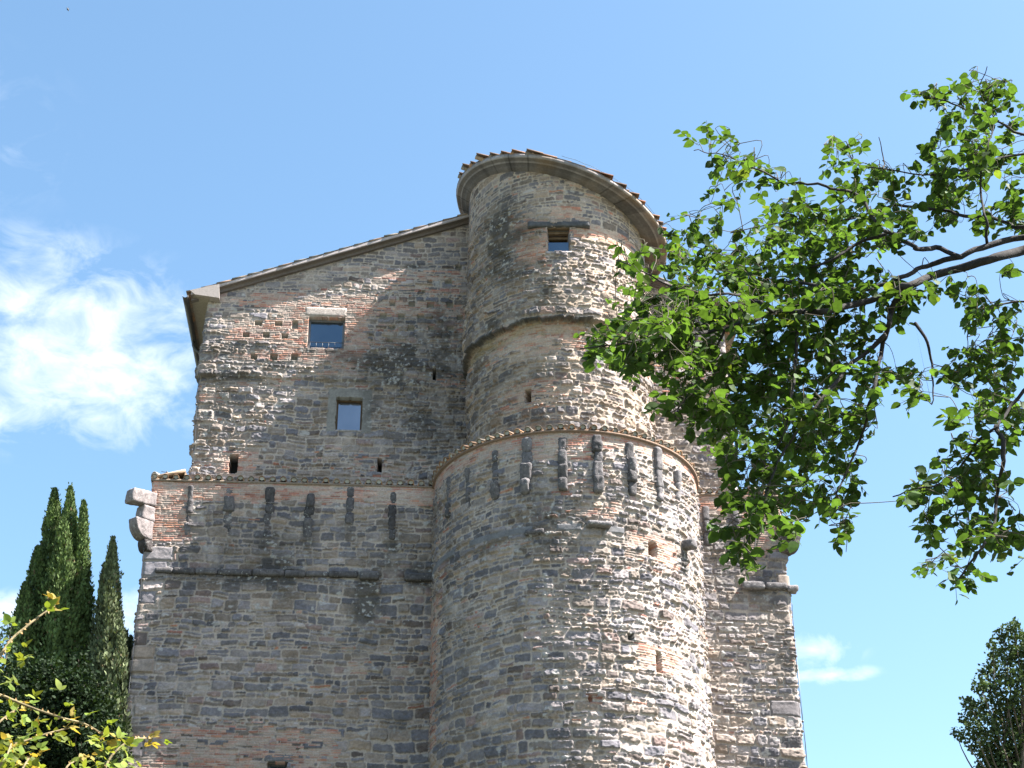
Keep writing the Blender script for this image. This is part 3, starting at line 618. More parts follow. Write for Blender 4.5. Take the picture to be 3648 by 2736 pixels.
    orange = sstep(.0, .45, .5*fbm(V[:, 0]*1.5, V[:, 1]*1.5, 14, 3)+.30*V[:, 0]/3)[:, None]*.45; C = C*(1-orange)+np.array((.27, .185, .085))*orange
    aa = np.linspace(-R(112), R(112), 40); rr = np.linspace(0, RO+.02, 6); Vt = []; 
    for t in aa:
        for r_ in rr: x = XC+r_*math.sin(t); Vt.append((x, -r_*math.cos(t), zf(x)+.19))
    tr = cpart('tower_roof', np.array(Vt), grid_faces(40, 6), M_tile, (.25, .17, .12))
    cpart('eave_moulding', V, np.array(Fq), M_plaster, C, tr)
    mb = MB(); i = 0
    for y in np.arange(-3.2, 1.2, .235):
        off = h01(int(y*100)+999, 90)*.4
        for x in np.arange(-3.6+off, 3.6, .40):
            x1 = x+.46; xm = x+.25; q = math.hypot(xm-XC, y)
            if q > RO+.02 or (x < XRIDGE-.1 and y > 0): continue
            xe_ = XC+math.sqrt(max((RO+.06)**2-y*y, .01)); x1 = min(x1, xe_+.04*h01(i, 91)); 
            if x1-x < .15: continue
            V_, F_, c, _ = tile_shell((x1, y+.03*(h01(i, 92)-.5), zf(x1)+.215+.02*h01(i, 93)), (x, y, zf(x)+.20), .092, .075, (0, 0, 1), 1200+i); mb.add(V_, F_, c*np.array((.52, .40, .35))); i += 1
            V_, F_, c, _ = tile_shell((x1-.05, y+.12, zf(x1)+.235), (x, y+.12, zf(x)+.235), .08, .08, (0, 0, 1), 1700+i, flip=True); mb.add(V_, F_, c)
    cbuild(mb, 'roof_tiles', M_tile, tr)
    V, Fq = tube([(XC+(RO+.0)*math.sin(t), -(RO)*math.cos(t), zf(XC+RO*math.sin(t))+.31+.01*math.sin(t*40)) for t in np.linspace(-R(5), R(80), 50)], .006, 4); mbw = MB(); mbw.add(V, Fq, (.06, .06, .06)); cbuild(mbw, 'bird_wire', M_metal, tr)
build_roofs()

# ---------------------------------------------------------------- corbels, string courses, windows, cables
def frame_xf(V, origin, ex, ey, ez): return np.asarray(origin)+V[:, :1]*np.asarray(ex)+V[:, 1:2]*np.asarray(ey)+V[:, 2:3]*np.asarray(ez)
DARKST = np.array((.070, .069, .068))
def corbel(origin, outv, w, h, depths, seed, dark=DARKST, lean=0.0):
    """broken stump of a machicolation corbel: stacked worn stones, origin at its top"""
    mb = MB(); outv = np.array((outv[0], outv[1], 0.0)); tang = np.array((-outv[1], outv[0], 0.0)); n = len(depths); z = 0; hs = np.array([.7+.6*h01(seed, 100+k) for k in range(n)]); hs = hs/hs.sum()*h
    for k, d in enumerate(depths):
        wk = .88*w*(.8+.35*h01(seed, 110+k)); d = d*.85; V, Fq = rough_box((wk, d+.14, hs[k]*1.12), .035, .075, .05, seed*7+k, 6.0)
        V[:, 1] += (d-.14)/2; V[:, 1] += np.where(V[:, 1] > 0, V[:, 2]*.35*(h01(seed, 120+k)-.3), 0)
        Vw = frame_xf(V, np.asarray(origin)+np.array((0, 0, -z-hs[k]/2))+tang*(w*.12*(h01(seed, 130+k)-.5)), tang, outv, (0, 0, 1)); z += hs[k]
        c = dark*(.75+.7*h01(seed, 140+k)); mb.add(Vw, Fq, c*(1+.4*fbm(Vw[:, 0]*8, Vw[:, 2]*8, seed+k, 3))[:, None])
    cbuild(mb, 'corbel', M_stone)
def build_corbels():
    for i, (x0, x1, y0, y1, ds, c) in enumerate([(660, 687, 1734, 1907, (.06, .09, .02, .04), 1.5), (796, 834, 1734, 1905, (.02, .12, .012, .012), 1.4), (937, 975, 1742, 1918, (.07, .08, .03, .02), 1.0), (1083, 1119, 1761, 1918, (.13, .03, .10), .95), (1233, 1262, 1739, 1902, (.05, .07, .09, .02), 1.0), (1382, 1414, 1758, 1924, (.03, .09, .10, .12), .9)]):
        a = at([((x0+x1)/2, y0), ((x0+x1)/2, y1)], 0); corbel((a[:, 0].mean(), 0, a[0, 2]), (0, -1), (x1-x0)*.0077, a[0, 2]-a[1, 2], ds, 20+i, DARKST*c)
    for i, (x, y0, y1, w, ds, c) in enumerate([(1596, 1700, 1843, .2, (.01, .02, .09), 1.5), (1664, 1670, 1808, .2, (.05, .01, .01), 1.6), (1762, 1607, 1775, .25, (.06, .012, .012, .10), 1.5), (1874, 1561, 1759, .30, (.05, .02, .12, .16), 1.7), (2005, 1558, 1748, .26, (.02, .10, .12, .14), 1.5), (2130, 1556, 1754, .28, (.16, .09, .12, .17), 1.5), (2250, 1580, 1762, .27, (.02, .13, .15, .05), 1.9), (2348, 1602, 1781, .26, (.10, .07, .08), 1.9), (2415, 1680, 1775, .24, (.10, .05), 2.0)]):
        a = atc([(x, y0), (x, y1)], RT); t = a[:, 0].mean(); h_ = a[0, 1]-a[1, 1]
        corbel((RT*math.sin(t), -RT*math.cos(t), a[0, 1]), (math.sin(t), -math.cos(t)), w, h_, ds, 60+i, DARKST*c*.78)
    for x, y0, y1 in ((3.85, 1.0, 2.0), (4.65, .3, 1.3)): corbel((x, 0, ZC-.35), (0, -1), .25, 1.15, (.08, .1, .06), int(x*10), DARKST*1.5)
    # the big corbels that stood under the bartizans at the corners: three stones on the diagonal
    for sgn, xc, dark in ((-1, XL, 2.6), (1, XR, 1.5)):
        d = np.array((sgn*.72, -.69, 0)); tg = np.array((.69, sgn*.72*1.0, 0)) if sgn < 0 else np.array((.69, .72, 0)); tg = np.cross(d, (0, 0, 1.0))
        o0 = np.array((xc-sgn*.25, .22, 0.0)); mb = MB()
        for (z0, z1, L0, L1, kind) in ((19.6, 19.97, .3, .60, 'b'), (18.95, 19.6, .3, .82, 'q')) if sgn > 0 else ((19.84, 20.24, .25, 1.02, 'b'), (19.42, 19.84, .25, .64, 'b'), (18.90, 19.43, .25, .84, 'q'), (18.58, 18.91, .2, .50, 'q')):
            V, Fq = rough_box((.36, L1-L0, z1-z0), .035, .05, .04, int(z0*10)+sgn, 5.0)
            if kind == 'q':                                         # quarter round: the outer end is cut back towards the bottom
                f = np.clip((V[:, 1]+(L1-L0)/2)/(L1-L0), 0, 1); tz = np.clip((V[:, 2]+(z1-z0)/2)/(z1-z0), 0, 1); V[:, 1] = -(L1-L0)/2+f*(L1-L0)*(.28+.72*np.sqrt(np.clip(1-(1-tz)**2, 0, 1)))
            else: V[:, 2] += -.10*V[:, 1]*(z0 > 19.8)
            V[:, 1] += (L0+L1)/2
            Vw = frame_xf(V, o0+np.array((0, 0, (z0+z1)/2)), tg, d, (0, 0, 1))
            cc = np.array((.40, .37, .35))*(.46 if sgn < 0 else .16)*(1 if z0 > 18.7 else .3); mb.add(Vw, Fq, cc*(1+.35*fbm(Vw[:, 0]*7, Vw[:, 2]*7, 77, 3))[:, None])  # right corbel's colour is darkened to stand for its shaded face
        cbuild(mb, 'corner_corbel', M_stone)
build_corbels()
def build_string_courses():
    def course(x0, x1, z, seed, dark=1.0, proj=.10, hh=.16, breaks=None, end=0):
        mb = MB(); x = x0; k = 0
        while x < x1-.08:
            L_ = min(.45+.5*h01(seed, 200+k), x1-x); p_ = proj*(.75+.5*h01(seed, 210+k)); h_ = hh*(.85+.3*h01(seed, 220+k)); V, Fq = rough_box((L_*1.0, p_+.12, h_), .05, .05, .022, seed+k, 6.0)
            V[:, 1] += (p_-.12)/2; Vw = frame_xf(V, (x+L_/2, 0, z+.02*(h01(seed, 230+k)-.5)), (1, 0, 0), (0, -1, 0), (0, 0, 1)); mb.add(Vw, Fq, DARKST*dark*(.8+.6*h01(seed, 240+k))*(1+.4*fbm(Vw[:, 0]*6, Vw[:, 2]*9, seed, 3))[:, None]); x += L_+.006; k += 1
        cbuild(mb, 'string_course', M_stone)
    zs = at((900, 2042), 0)[0][2]; a = at([(552, 2036), (1276, 2046), (1282, 2046), (1352, 2046), (1440, 2052), (1551, 2052)], 0)
    course(a[0, 0], a[1, 0], zs, 310, 1.15, .11, .17); course(a[2, 0], a[3, 0], zs-.02, 330, 1.0, .17, .24); course(a[4, 0], a[5, 0], zs-.03, 340, .9, .12, .22)
    b = at([(2640, 2085), (2835, 2100)], 0); course(b[0, 0], XR+.02, b[:, 2].mean(), 350, 1.9, .17, .20)
    V, Fq = rough_box((.32, .3, .18), .05, .06, .03, 5, 6.0); cpart('string_course', frame_xf(V, (XR+.1, .02, b[:, 2].mean()-.04), (1, 0, 0), (0, 1, 0), (0, 0, 1)), Fq, M_stone, (.17, .165, .16))
    # slab and stub left of the tower's string course
    for (px0, w, p_, h_, sd, c) in (((2133, 1872), .62, .20, .13, 1, 2.2), ((2444, 1944), .30, .26, .22, 2, 1.6), ((1905, 1895), .5, .06, .15, 3, 1.2)):
        t, z = atc(px0, RT)[0]; V, Fq = rough_box((w, p_+.14, h_), .05, .05, .03, 90+sd, 6.0); V[:, 1] += (p_-.14)/2
        cpart('string_course', frame_xf(V, (RT*math.sin(t), -RT*math.cos(t), z), (math.cos(t), math.sin(t), 0), (math.sin(t), -math.cos(t), 0), (0, 0, 1)), Fq, M_stone, DARKST*c)
build_string_courses()
def plain_box(mb, x0, x1, y0, y1, z0, z1, col, xf=None):
    V, Fq = rough_box((x1-x0, y1-y0, z1-z0), 1.0, .006, 0.0); V = V+np.array(((x0+x1)/2, (y0+y1)/2, (z0+z1)/2))
    if xf is not None: V = xf(V)
    mb.add(V, Fq, col)
def window(x0, x1, z0, z1, fcol, fw_, rec, xf, lintel=None, sill=None, rail=False, beams=False, seed=1, fmat=None, gcol=(.105, .14, .175)):
    """local frame: x along the wall, y into the wall, z up; xf carries it to the wall"""
    mb = MB(); e = .005
    for q in ((x0-.03, x0+fw_, z0-.03, z1+.03), (x1-fw_, x1+.03, z0-.03, z1+.03), (x0+fw_+e, x1-fw_-e, z1-fw_, z1+.03), (x0+fw_+e, x1-fw_-e, z0-.03, z0+fw_*.8)): plain_box(mb, q[0], q[1], rec, rec+.07, q[2], q[3], fcol, xf)
    w = cbuild(mb, 'window', fmat or M_metal, None, False)
    zt = z1 if not beams else z0+(z1-z0)*.56
    V = xf(np.array([(x0+fw_*.6, rec+.03, z0), (x1-fw_*.6, rec+.03, z0), (x1-fw_*.6, rec+.05, zt), (x0+fw_*.6, rec+.05, zt)])); V2 = xf(np.array([(x0+fw_*.6, rec+.045, z0), (x1-fw_*.6, rec+.045, z0), (x1-fw_*.6, rec+.065, zt), (x0+fw_*.6, rec+.065, zt)]))
    cpart('pane', np.vstack([V, V2]), [(0, 1, 2, 3), (7, 6, 5, 4), (0, 4, 5, 1), (2, 6, 7, 3)], M_glass, gcol, w, False)
    if lintel:
        (a, b, c, d, pr, col, mt, amp) = lintel; V, Fq = rough_box((b-a, pr+.16, d-c), .05, .03, amp, seed, 7.0); V = V+np.array(((a+b)/2, (.16-pr)/2, (c+d)/2)); Vw = xf(V); cpart('lintel', Vw, Fq, mt, np.array(col)*(1+.2*fbm(V[:, 0]*5, V[:, 2]*20, seed, 3))[:, None], w)
    if sill:
        (a, b, c, d, pr, col) = sill; V, Fq = rough_box((b-a, pr+.2, d-c), .06, .012, .004, seed+3); V = V+np.array(((a+b)/2, (.2-pr)/2, (c+d)/2)); cpart('sill', xf(V), Fq, M_stone, col, w)
    if rail:
        mb = MB(); zr = z0+(z1-z0)*.235
        V, Fq = tube([(x0-.03, .05, zr), (x1+.03, .05, zr)], .009, 6); mb.add(xf(V), Fq, (.04, .04, .045)); V, Fq = tube([(x0-.03, .05, z0+.02), (x1+.03, .05, z0+.02)], .007, 6); mb.add(xf(V), Fq, (.04, .04, .045))
        for k in range(6): x = x0+(x1-x0)*(.07+.172*k); V, Fq = tube([(x, .05, z0+.02), (x, .05, zr)], .006, 6); mb.add(xf(V), Fq, (.07, .07, .075))
        cbuild(mb, 'railing', M_metal, w)
    if beams:
        mb = MB()
        for k in range(3): plain_box(mb, x0-.02, x1+.02, .06+k*.15, .17+k*.15, z1-.02-k*.085, z1+.06-k*.085, (.16, .11, .07), xf)
        cbuild(mb, 'soffit_board', M_wood, w, False)
    return w
def build_windows():
    fl = lambda V: np.stack([V[:, 0], YS+V[:, 1], V[:, 2]], -1)
    lt = rz((1089, 1093.6), (1235, 1129.5), YS)
    window(*W1, (.12, .12, .125), .06, .15, fl, (lt[0], lt[1], lt[2], lt[3], .03, (.36, .33, .285), M_stone, .012), None, True, False, 1)
    window(*W2, (.10, .065, .04), .05, .16, fl, None, (W2[0]-.06, W2[1]+.04, W2[2]-.07, W2[2]-.005, .03, (.25, .24, .22)), False, False, 2, M_wood, (.26, .26, .285))  # paler grey pane colour stands for a reflected cloud
    t0 = (WT[0]+WT[1])/2/RU; ex = np.array((math.cos(t0), math.sin(t0), 0)); ey = np.array((-math.sin(t0), math.cos(t0), 0)); o_ = np.array((XU+RU*math.sin(t0), -RU*math.cos(t0), 0))
    tw = lambda V: o_+V[:, :1]*ex+V[:, 1:2]*ey+V[:, 2:3]*np.array((0, 0, 1.0))
    hw = (WT[1]-WT[0])/2; l0 = rc((1882, 788), (2099, 815), RU, XU)
    window(-hw, hw, WT[2], WT[3], (.10, .095, .09), .035, .20, tw, (l0[0]-t0*RU, l0[1]-t0*RU, WT[3]+.005, WT[3]+.175, .02, (.075, .075, .078), M_wood, .045), (-hw-.03, hw+.05, WT[2]-.09, WT[2]-.005, .04, (.30, .29, .27)), False, True, 3)
    q = rz((955, 2715), (1019, 2790), 0); lq = rz((941, 2693), (1048, 2713), 0); f0 = lambda V: V
    window(*q, (.06, .06, .065), .05, .2, f0, (lq[0], lq[1], q[3]+.005, lq[3]+.05, .05, (.13, .135, .14), M_stone, .015), None, False, False, 4)
build_windows()
def build_cables():
    def cable(P, r_, clips, seed):
        P = smooth_path(P, 6); mb = MB(); V, Fq = tube(P, r_, 5); mb.add(V, Fq, (.03, .03, .035)); c = cbuild(mb, 'lightning_cable', M_metal)
        for k in clips:
            p = P[int(k*(len(P)-1))]; V, Fq = rough_box((.05, .06, .05), .05, .012, .0); cpart('clip', V+p, Fq, M_metal, (.03, .03, .03), c)
    w1 = at([(711, 1330), (709, 1352), (700, 1425), (697, 1530), (687, 1640), (681, 1668)], .95); w2 = at([(679, 1672), (660, 1690), (636, 1692), (600, 1684), (575, 1680)], .3)
    w3 = at([(514, 1945), (510, 1983), (497, 2140), (481, 2250), (476, 2320), (455, 2480), (430, 2720), (424, 2790)], -.12)
    cable(list(w1)+list(w2), .009, (.1, .22, .42, .55, .78, .92), 1); cable(list(w3), .009, (.09, .3, .5, .75), 2)
    cable(list(at([(2816, 2150), (2818, 2200), (2832, 2370), (2845, 2500), (2862, 2640), (2872, 2760)], -.02)+np.array((.045, 0, 0))), .008, (.3, .7), 3)
build_cables()

# ---------------------------------------------------------------- plants
def leaf_template(kind='ovate'):
    # x along the leaf, y across, z the fold; three midrib points and two margins
    if kind == 'ovate': w = [(0, 0), (.18, .30), (.45, .40), (.75, .27), (1, 0)]
    elif kind == 'bramble': w = [(0, 0), (.2, .26), (.48, .34), (.78, .2), (1, 0)]
    else: w = [(0, 0), (.35, .24), (.7, .2), (1, 0)]
    V = []; Fq = []; n = len(w)
    for (x, y) in w: V.append((x, 0, -.10*(x-.3)**2))
    for s in (1, -1):
        for (x, y) in w[1:-1]: V.append((x-.02, s*y, .16*y-.12*(x-.3)**2))
    a = n; b = n+n-2
    for (o_, s) in ((a, 1), (b, -1)):
        for i in range(n-1):
            q = [i, i+1]+([o_+i] if i < n-2 else [])+([o_+i-1] if i > 0 else [])
            if len(q) == 3: q.append(q[-1])
            q = (q[0], q[1], q[2], q[3]); Fq.append(q if s > 0 else q[::-1])
    return np.array(V), Fq
def stamp(tV, tF, pos, tdir, nrm, size, col):
    """many leaves: template turned to (tdir, nrm), scaled and moved; returns tris/quads as one mesh"""
    t = tdir/np.linalg.norm(tdir, axis=1, keepdims=True); b = np.cross(nrm, t); b /= np.maximum(np.linalg.norm(b, axis=1, keepdims=True), 1e-6); n = np.cross(t, b)
    V = pos[:, None]+size[:, None, None]*(tV[None, :, :1]*t[:, None]+tV[None, :, 1:2]*b[:, None]+tV[None, :, 2:3]*n[:, None])
    k = len(tV); return V.reshape(-1, 3), k, np.repeat(col, k, axis=0)
def tri_mesh(name, V, k, N_, tF, mat, parent, col, origin):
    tris = []
    for q in tF:
        tris.append((q[0], q[1], q[2]))
        if q[3] != q[2] and q[3] != q[0]: tris.append((q[0], q[2], q[3]))
    tris = np.array([t for t in tris if len(set(t)) == 3]); Fq = (np.arange(N_)[:, None, None]*k+tris[None]).reshape(-1, 3)
    return mesh_obj(name, V-np.asarray(origin, float), Fq, mat, parent, col, True)
def unit(v): return v/np.maximum(np.linalg.norm(v, axis=-1, keepdims=True), 1e-9)

def build_leafy_tree():
    r = np.random.default_rng(41); D = 1.6492
    O = np.array((atd((4700, 2500), 10.2)[0][0], atd((4700, 2500), 10.2)[0][1], 0.0))
    T = tag(empty('leafy_tree', O), 'green broadleaf tree reaching its leafy boughs in front of the tower', 'tree')
    sk = []                                    # skeleton samples (point, radius)
    def limb(px, d, r0, r1, name, par, seed, n=8, store=True):
        px = np.array(px, float); dd = np.linspace(d[0], d[1], len(px))+.12*np.sin(np.arange(len(px))*2.1+seed); P = smooth_path(atd(px, dd), 4); P = P+.012*np.stack([vnoise(np.arange(len(P))*.6, P[:, 0]*0+k, seed) for k in (1, 2, 3)], -1)
        rad = np.linspace(r0, r1, len(P)); V, Fq = tube(P, rad, n, .12, seed); c = np.array((.028, .025, .024))*(1+.35*fbm(V[:, 0]*9, V[:, 2]*9, seed, 3))[:, None]
        o = mesh_obj(name, V-O, Fq, M_bark, par, c, True)
        if store: sk.extend([(p, q) for p, q in zip(P, rad)])
        return o
    tp = atd([(4700, 3300), (4690, 2500), (4650, 1800), (4600, 1200), (4520, 700), (4450, 300), (4420, -300)], [10.2, 10.2, 10.1, 10.1, 10.3, 10.5, 10.9]); tp = np.vstack([[O[0], O[1], -.3], [O[0], O[1], .6], tp[1:]])
    V, Fq = tube(smooth_path(tp, 4), np.linspace(.26, .10, 4*(len(tp)-1)+1), 12, .1, 3); trunk = mesh_obj('trunk', V-O, Fq, M_bark, T, np.array((.075, .066, .056))*(1+.3*fbm(V[:, 0]*6, V[:, 2]*6, 5, 3))[:, None], True)
    limb([(4600, 1000), (4100, 800), (3800, 815), (3648, 845), (3522, 872), (3421, 910), (3323, 942), (3258, 967), (3204, 991), (3147, 1014), (3050, 1032), (2930, 1020), (2803, 1001), (2727, 1049), (2575, 1126), (2480, 1160)], (10.0, 9.5), .026, .006, 'limb', T, 1)
    limb([(4610, 1150), (4100, 900), (3800, 868), (3648, 889), (3542, 916), (3441, 950), (3323, 981), (3238, 1014), (3181, 1038), (3080, 1075), (2958, 1102), (2854, 1109), (2752, 1115), (2670, 1147), (2591, 1166), (2534, 1175), (2455, 1191), (2376, 1199), (2300, 1208), (2190, 1226), (2060, 1243)], (9.9, 8.95), .037, .004, 'limb', T, 2)
    limb([(2752, 1115), (2724, 1087), (2651, 1069), (2629, 1046), (2575, 1047), (2480, 1044), (2350, 1000), (2200, 920)], (9.35, 9.1), .014, .004, 'limb', T, 3, 6)
    limb([(3195, 1030), (3194, 1065), (3174, 1113), (3167, 1150), (3150, 1187), (3140, 1258), (3110, 1394), (3088, 1483), (3040, 1620), (2980, 1760)], (9.6, 9.5), .024, .005, 'limb', T, 4, 6)
    limb([(3150, 1187), (3083, 1255), (2991, 1341), (2900, 1450), (2800, 1600), (2720, 1780), (2650, 1960)], (9.55, 9.0), .017, .004, 'limb', T, 5, 6)
    limb([(3421, 910), (3340, 881), (3272, 886), (3238, 866), (3164, 828), (3133, 795), (3106, 764), (3065, 692), (2961, 669), (2894, 651), (2797, 651), (2700, 602), (2641, 572), (2551, 546), (2470, 538)], (9.75, 9.3), .019, .003, 'limb', T, 6, 6)
    limb([(3164, 828), (3050, 870), (2950, 930), (2850, 965), (2740, 1000)], (9.7, 9.9), .014, .004, 'limb', T, 7, 6)
    limb([(4500, 600), (4000, 780), (3648, 812), (3593, 798), (3509, 774), (3448, 771), (3357, 751), (3238, 732), (3164, 737), (3089, 764), (3018, 781), (2900, 781), (2780, 790), (2600, 830)], (10.4, 10.0), .017, .004, 'limb', T, 8, 7)
    limb([(3517, 872), (3515, 785), (3499, 710), (3495, 620), (3522, 523), (3535, 420), (3490, 330), (3519, 239)], (9.8, 9.9), .010, .003, 'limb', T, 9, 6)
    limb([(4480, 350), (4000, 520), (3648, 475), (3576, 441), (3475, 404), (3390, 370), (3329, 350), (3255, 333)], (10.5, 9.9), .013, .003, 'limb', T, 10, 6)
    limb([(4490, 500), (3900, 540), (3648, 543), (3492, 594), (3424, 610), (3319, 627), (3170, 605), (3052, 590), (3025, 540), (3012, 500)], (10.5, 10.1), .011, .003, 'limb', T, 11, 6)
    limb([(3150, 600), (3146, 560), (3132, 485)], (10.15, 10.1), .006, .003, 'limb', T, 12, 5)
    limb([(4640, 1500), (4100, 1300), (3800, 1290), (3648, 1394), (3587, 1468), (3550, 1520), (3475, 1587), (3378, 1707), (3266, 1736), (3180, 1770)], (10.0, 9.6), .016, .004, 'limb', T, 13, 7)
    limb([(3550, 1520), (3572, 1560), (3576, 1647), (3557, 1736), (3535, 1893), (3453, 2019), (3400, 2080)], (9.7, 9.6), .018, .004, 'limb', T, 14, 6)
    limb([(4560, 1000), (4000, 1000), (3720, 1060), (3600, 1080), (3500, 1120), (3440, 1200)], (10.2, 9.9), .011, .004, 'limb', T, 15, 6)
    limb([(3260, 1150), (3300, 1220), (3320, 1300), (3325, 1370), (3318, 1440)], (9.6, 9.5), .012, .004, 'limb', T, 16, 5)
    limb([(2854, 1109), (2840, 1170), (2838, 1300), (2815, 1420), (2790, 1560), (2700, 1700)], (9.4, 9.2), .014, .004, 'limb', T, 17, 5)
    limb([(2591, 1166), (2520, 1290), (2450, 1400), (2400, 1490)], (9.3, 9.0), .010, .004, 'limb', T, 18, 5)
    limb([(2720, 1780), (2700, 1880), (2690, 1960), (2690, 2010)], (9.0, 8.8), .006, .003, 'limb', T, 19, 5)
    limb([(2980, 1760), (3000, 1830), (3015, 1900), (3010, 1970)], (9.4, 9.3), .005, .002, 'limb', T, 20, 5)
    SP = np.zeros((9000, 3)); NS = len(sk); SP[:NS] = [s[0] for s in sk]; SPX = np.zeros((9000, 2)); SPD = np.zeros(9000)
    dv = SP[:NS]-CAM; SPX[:NS, 0] = IW/2+F_PX*(dv@rt)/(dv@fw); SPX[:NS, 1] = IH/2-F_PX*(dv@up)/(dv@fw); SPD[:NS] = np.hypot(dv[:, 0], dv[:, 1])
    # leafy masses: centre and half size in the photograph (display units), number of sprigs
    blobs = [(1530, 300, 62, 24, 5), (1590, 345, 60, 38, 8), (1560, 420, 30, 20, 3), (1640, 400, 60, 50, 9), (1825, 325, 42, 30, 6), (1830, 385, 55, 40, 10), (1990, 212, 42, 14, 4), (2080, 225, 60, 40, 10), (2110, 175, 22, 22, 4), (2160, 240, 60, 60, 16), (2060, 300, 70, 50, 15), (2150, 330, 75, 70, 24), (2020, 390, 85, 50, 22), (2120, 430, 100, 60, 26),
             (1900, 395, 60, 35, 10), (1760, 450, 85, 55, 20), (1690, 480, 55, 45, 12), (1500, 505, 70, 50, 18), (1420, 560, 80, 28, 9), (1340, 560, 45, 20, 4), (1530, 580, 80, 40, 18), (1640, 560, 95, 65, 36), (1760, 540, 90, 65, 34), (1880, 500, 80, 60, 26), (1960, 470, 80, 40, 16), (1400, 690, 80, 45, 24), (1330, 745, 75, 30, 13), (1290, 758, 50, 14, 5), (1370, 640, 40, 25, 6), (1500, 690, 95, 60, 40), (1640, 680, 100, 70, 48), (1760, 650, 80, 70, 36), (1850, 620, 60, 60, 22),
             (1420, 790, 70, 45, 18), (1350, 790, 35, 22, 4), (1520, 790, 90, 60, 34), (1620, 800, 90, 60, 36), (1730, 790, 80, 70, 34), (1820, 760, 60, 60, 18), (1880, 820, 60, 40, 12), (1500, 880, 70, 50, 16), (1600, 900, 80, 60, 30), (1700, 900, 90, 60, 36), (1800, 880, 70, 60, 22), (1860, 900, 35, 50, 7), (1600, 990, 65, 50, 16), (1700, 990, 80, 50, 26), (1790, 970, 60, 55, 18), (1640, 1060, 70, 40, 16), (1730, 1060, 80, 45, 18), (1600, 1120, 55, 40, 10), (1680, 1110, 40, 30, 6), (1790, 1090, 45, 40, 9), (1840, 1050, 25, 25, 3), (1600, 1190, 40, 22, 4), (1815, 1140, 16, 32, 3), (1560, 1050, 20, 25, 2), (1690, 1150, 30, 30, 5), (1615, 1215, 25, 18, 3), (1560, 900, 60, 40, 10), (1560, 970, 40, 40, 8), (1440, 600, 60, 40, 8), (1450, 720, 60, 50, 12),
             (1960, 640, 55, 30, 10), (2030, 620, 50, 22, 6), (1900, 680, 40, 30, 6), (2090, 640, 30, 20, 3), (2150, 680, 60, 28, 8), (2080, 690, 40, 22, 5), (2170, 730, 50, 40, 11), (2100, 770, 50, 35, 10), (2070, 820, 50, 30, 7), (2160, 820, 60, 55, 20), (1990, 850, 40, 22, 4), (1950, 800, 40, 25, 5), (2090, 890, 50, 40, 11), (2170, 910, 50, 50, 14), (2080, 980, 70, 40, 16), (1975, 1070, 35, 22, 5), (2050, 1060, 70, 40, 16), (2130, 1050, 60, 55, 18), (2050, 1140, 85, 40, 18), (2150, 1150, 60, 50, 13), (2040, 1220, 60, 30, 8), (2090, 1250, 35, 22, 4), (2180, 1190, 30, 40, 5), (2190, 470, 30, 60, 8), (2190, 590, 25, 40, 3), (2330, 330, 90, 110, 16), (2480, 280, 90, 120, 16), (2640, 250, 90, 130, 16), (2780, 350, 90, 150, 16), (2350, 700, 80, 100, 12), (2500, 600, 80, 100, 12), (2700, 650, 90, 120, 12), (2350, 880, 70, 90, 10), (2500, 100, 120, 80, 12), (2700, 60, 120, 80, 12)]
    pos = []; td = []; nm = []; sz = []; cl = []; twm = MB()
    for (cx, cy, rx, ry, k) in blobs:
        for s in range(int(round(k*(1.2 if cx < 1850 else 1.15)))):
            a = r.uniform(0, 2*np.pi); q = math.sqrt(r.random()); p = (cx+rx*q*math.cos(a), cy+ry*q*math.sin(a))
            dp = ((SPX[:NS]-np.array(p)*D)**2).sum(1); d = SPD[np.argmin(dp)]+r.normal(.14, .24)
            base = atd((p[0]*D, p[1]*D), d)[0]
            j = np.argmin(((SP[:NS]-base)**2).sum(1)+.002*r.random(NS)); near = SP[j]
            away = unit(base-near+r.normal(0, .05, 3)); L_ = r.uniform(.13, .24)
            hang = unit(away*.55+np.array((-.25, -.05, -.25))+r.normal(0, .45, 3)); 
            tip = base+hang*L_*.5; st = base-hang*L_*.5
            mid = (near+st)/2+np.array((0, 0, .03))
            if np.linalg.norm(near-st) < 1.0:
                mid = mid+r.normal(0, .04, 3)
                for qq in (mid, st): SP[NS] = qq; SPX[NS] = np.array(p)*D; SPD[NS] = d; NS += 1
                V, Fq = tube(smooth_path([near, mid, st, tip], 3), np.linspace(.0036, .0014, 10), 4, 0, 0, False); twm.add(V, Fq, (.10, .085, .065))
            nl = r.integers(5, 9); tone = r.uniform(.75, 1.25)
            for m_ in range(nl):
                f = (m_+.4)/nl; pp = st+(tip-st)*f+r.normal(0, .006, 3); sd = 1 if m_ % 2 else -1
                side = unit(np.cross(hang, np.array((0, 0, 1.0))+r.normal(0, .2, 3))); dr = unit(hang*.5+side*sd*.9+np.array((0, 0, -.25))+r.normal(0, .25, 3))
                n_ = unit(np.array((.05, 0, 1.0))+r.normal(0, .50, 3)+side*sd*.25); pos.append(pp); td.append(dr); nm.append(n_); sz.append(r.uniform(.038, .090)*(1.22 if r.random() < .14 else 1)); g = tone*r.uniform(.6, 1.45); cl.append(np.array((.041, .074, .018))*g if r.random() < .985 else np.array((.09, .12, .025))*g)
    pos, td, nm, sz, cl = map(np.array, (pos, td, nm, sz, cl)); tV, tF = leaf_template('ovate'); V, k, c = stamp(tV, tF, pos, td, nm, sz, cl)
    tri_mesh('foliage', V, k, len(pos), tF, M_leaf, T, c, O); twm.build('twigs', M_bark, T, True, O)
    print('tree leaves', len(pos))
build_leafy_tree()

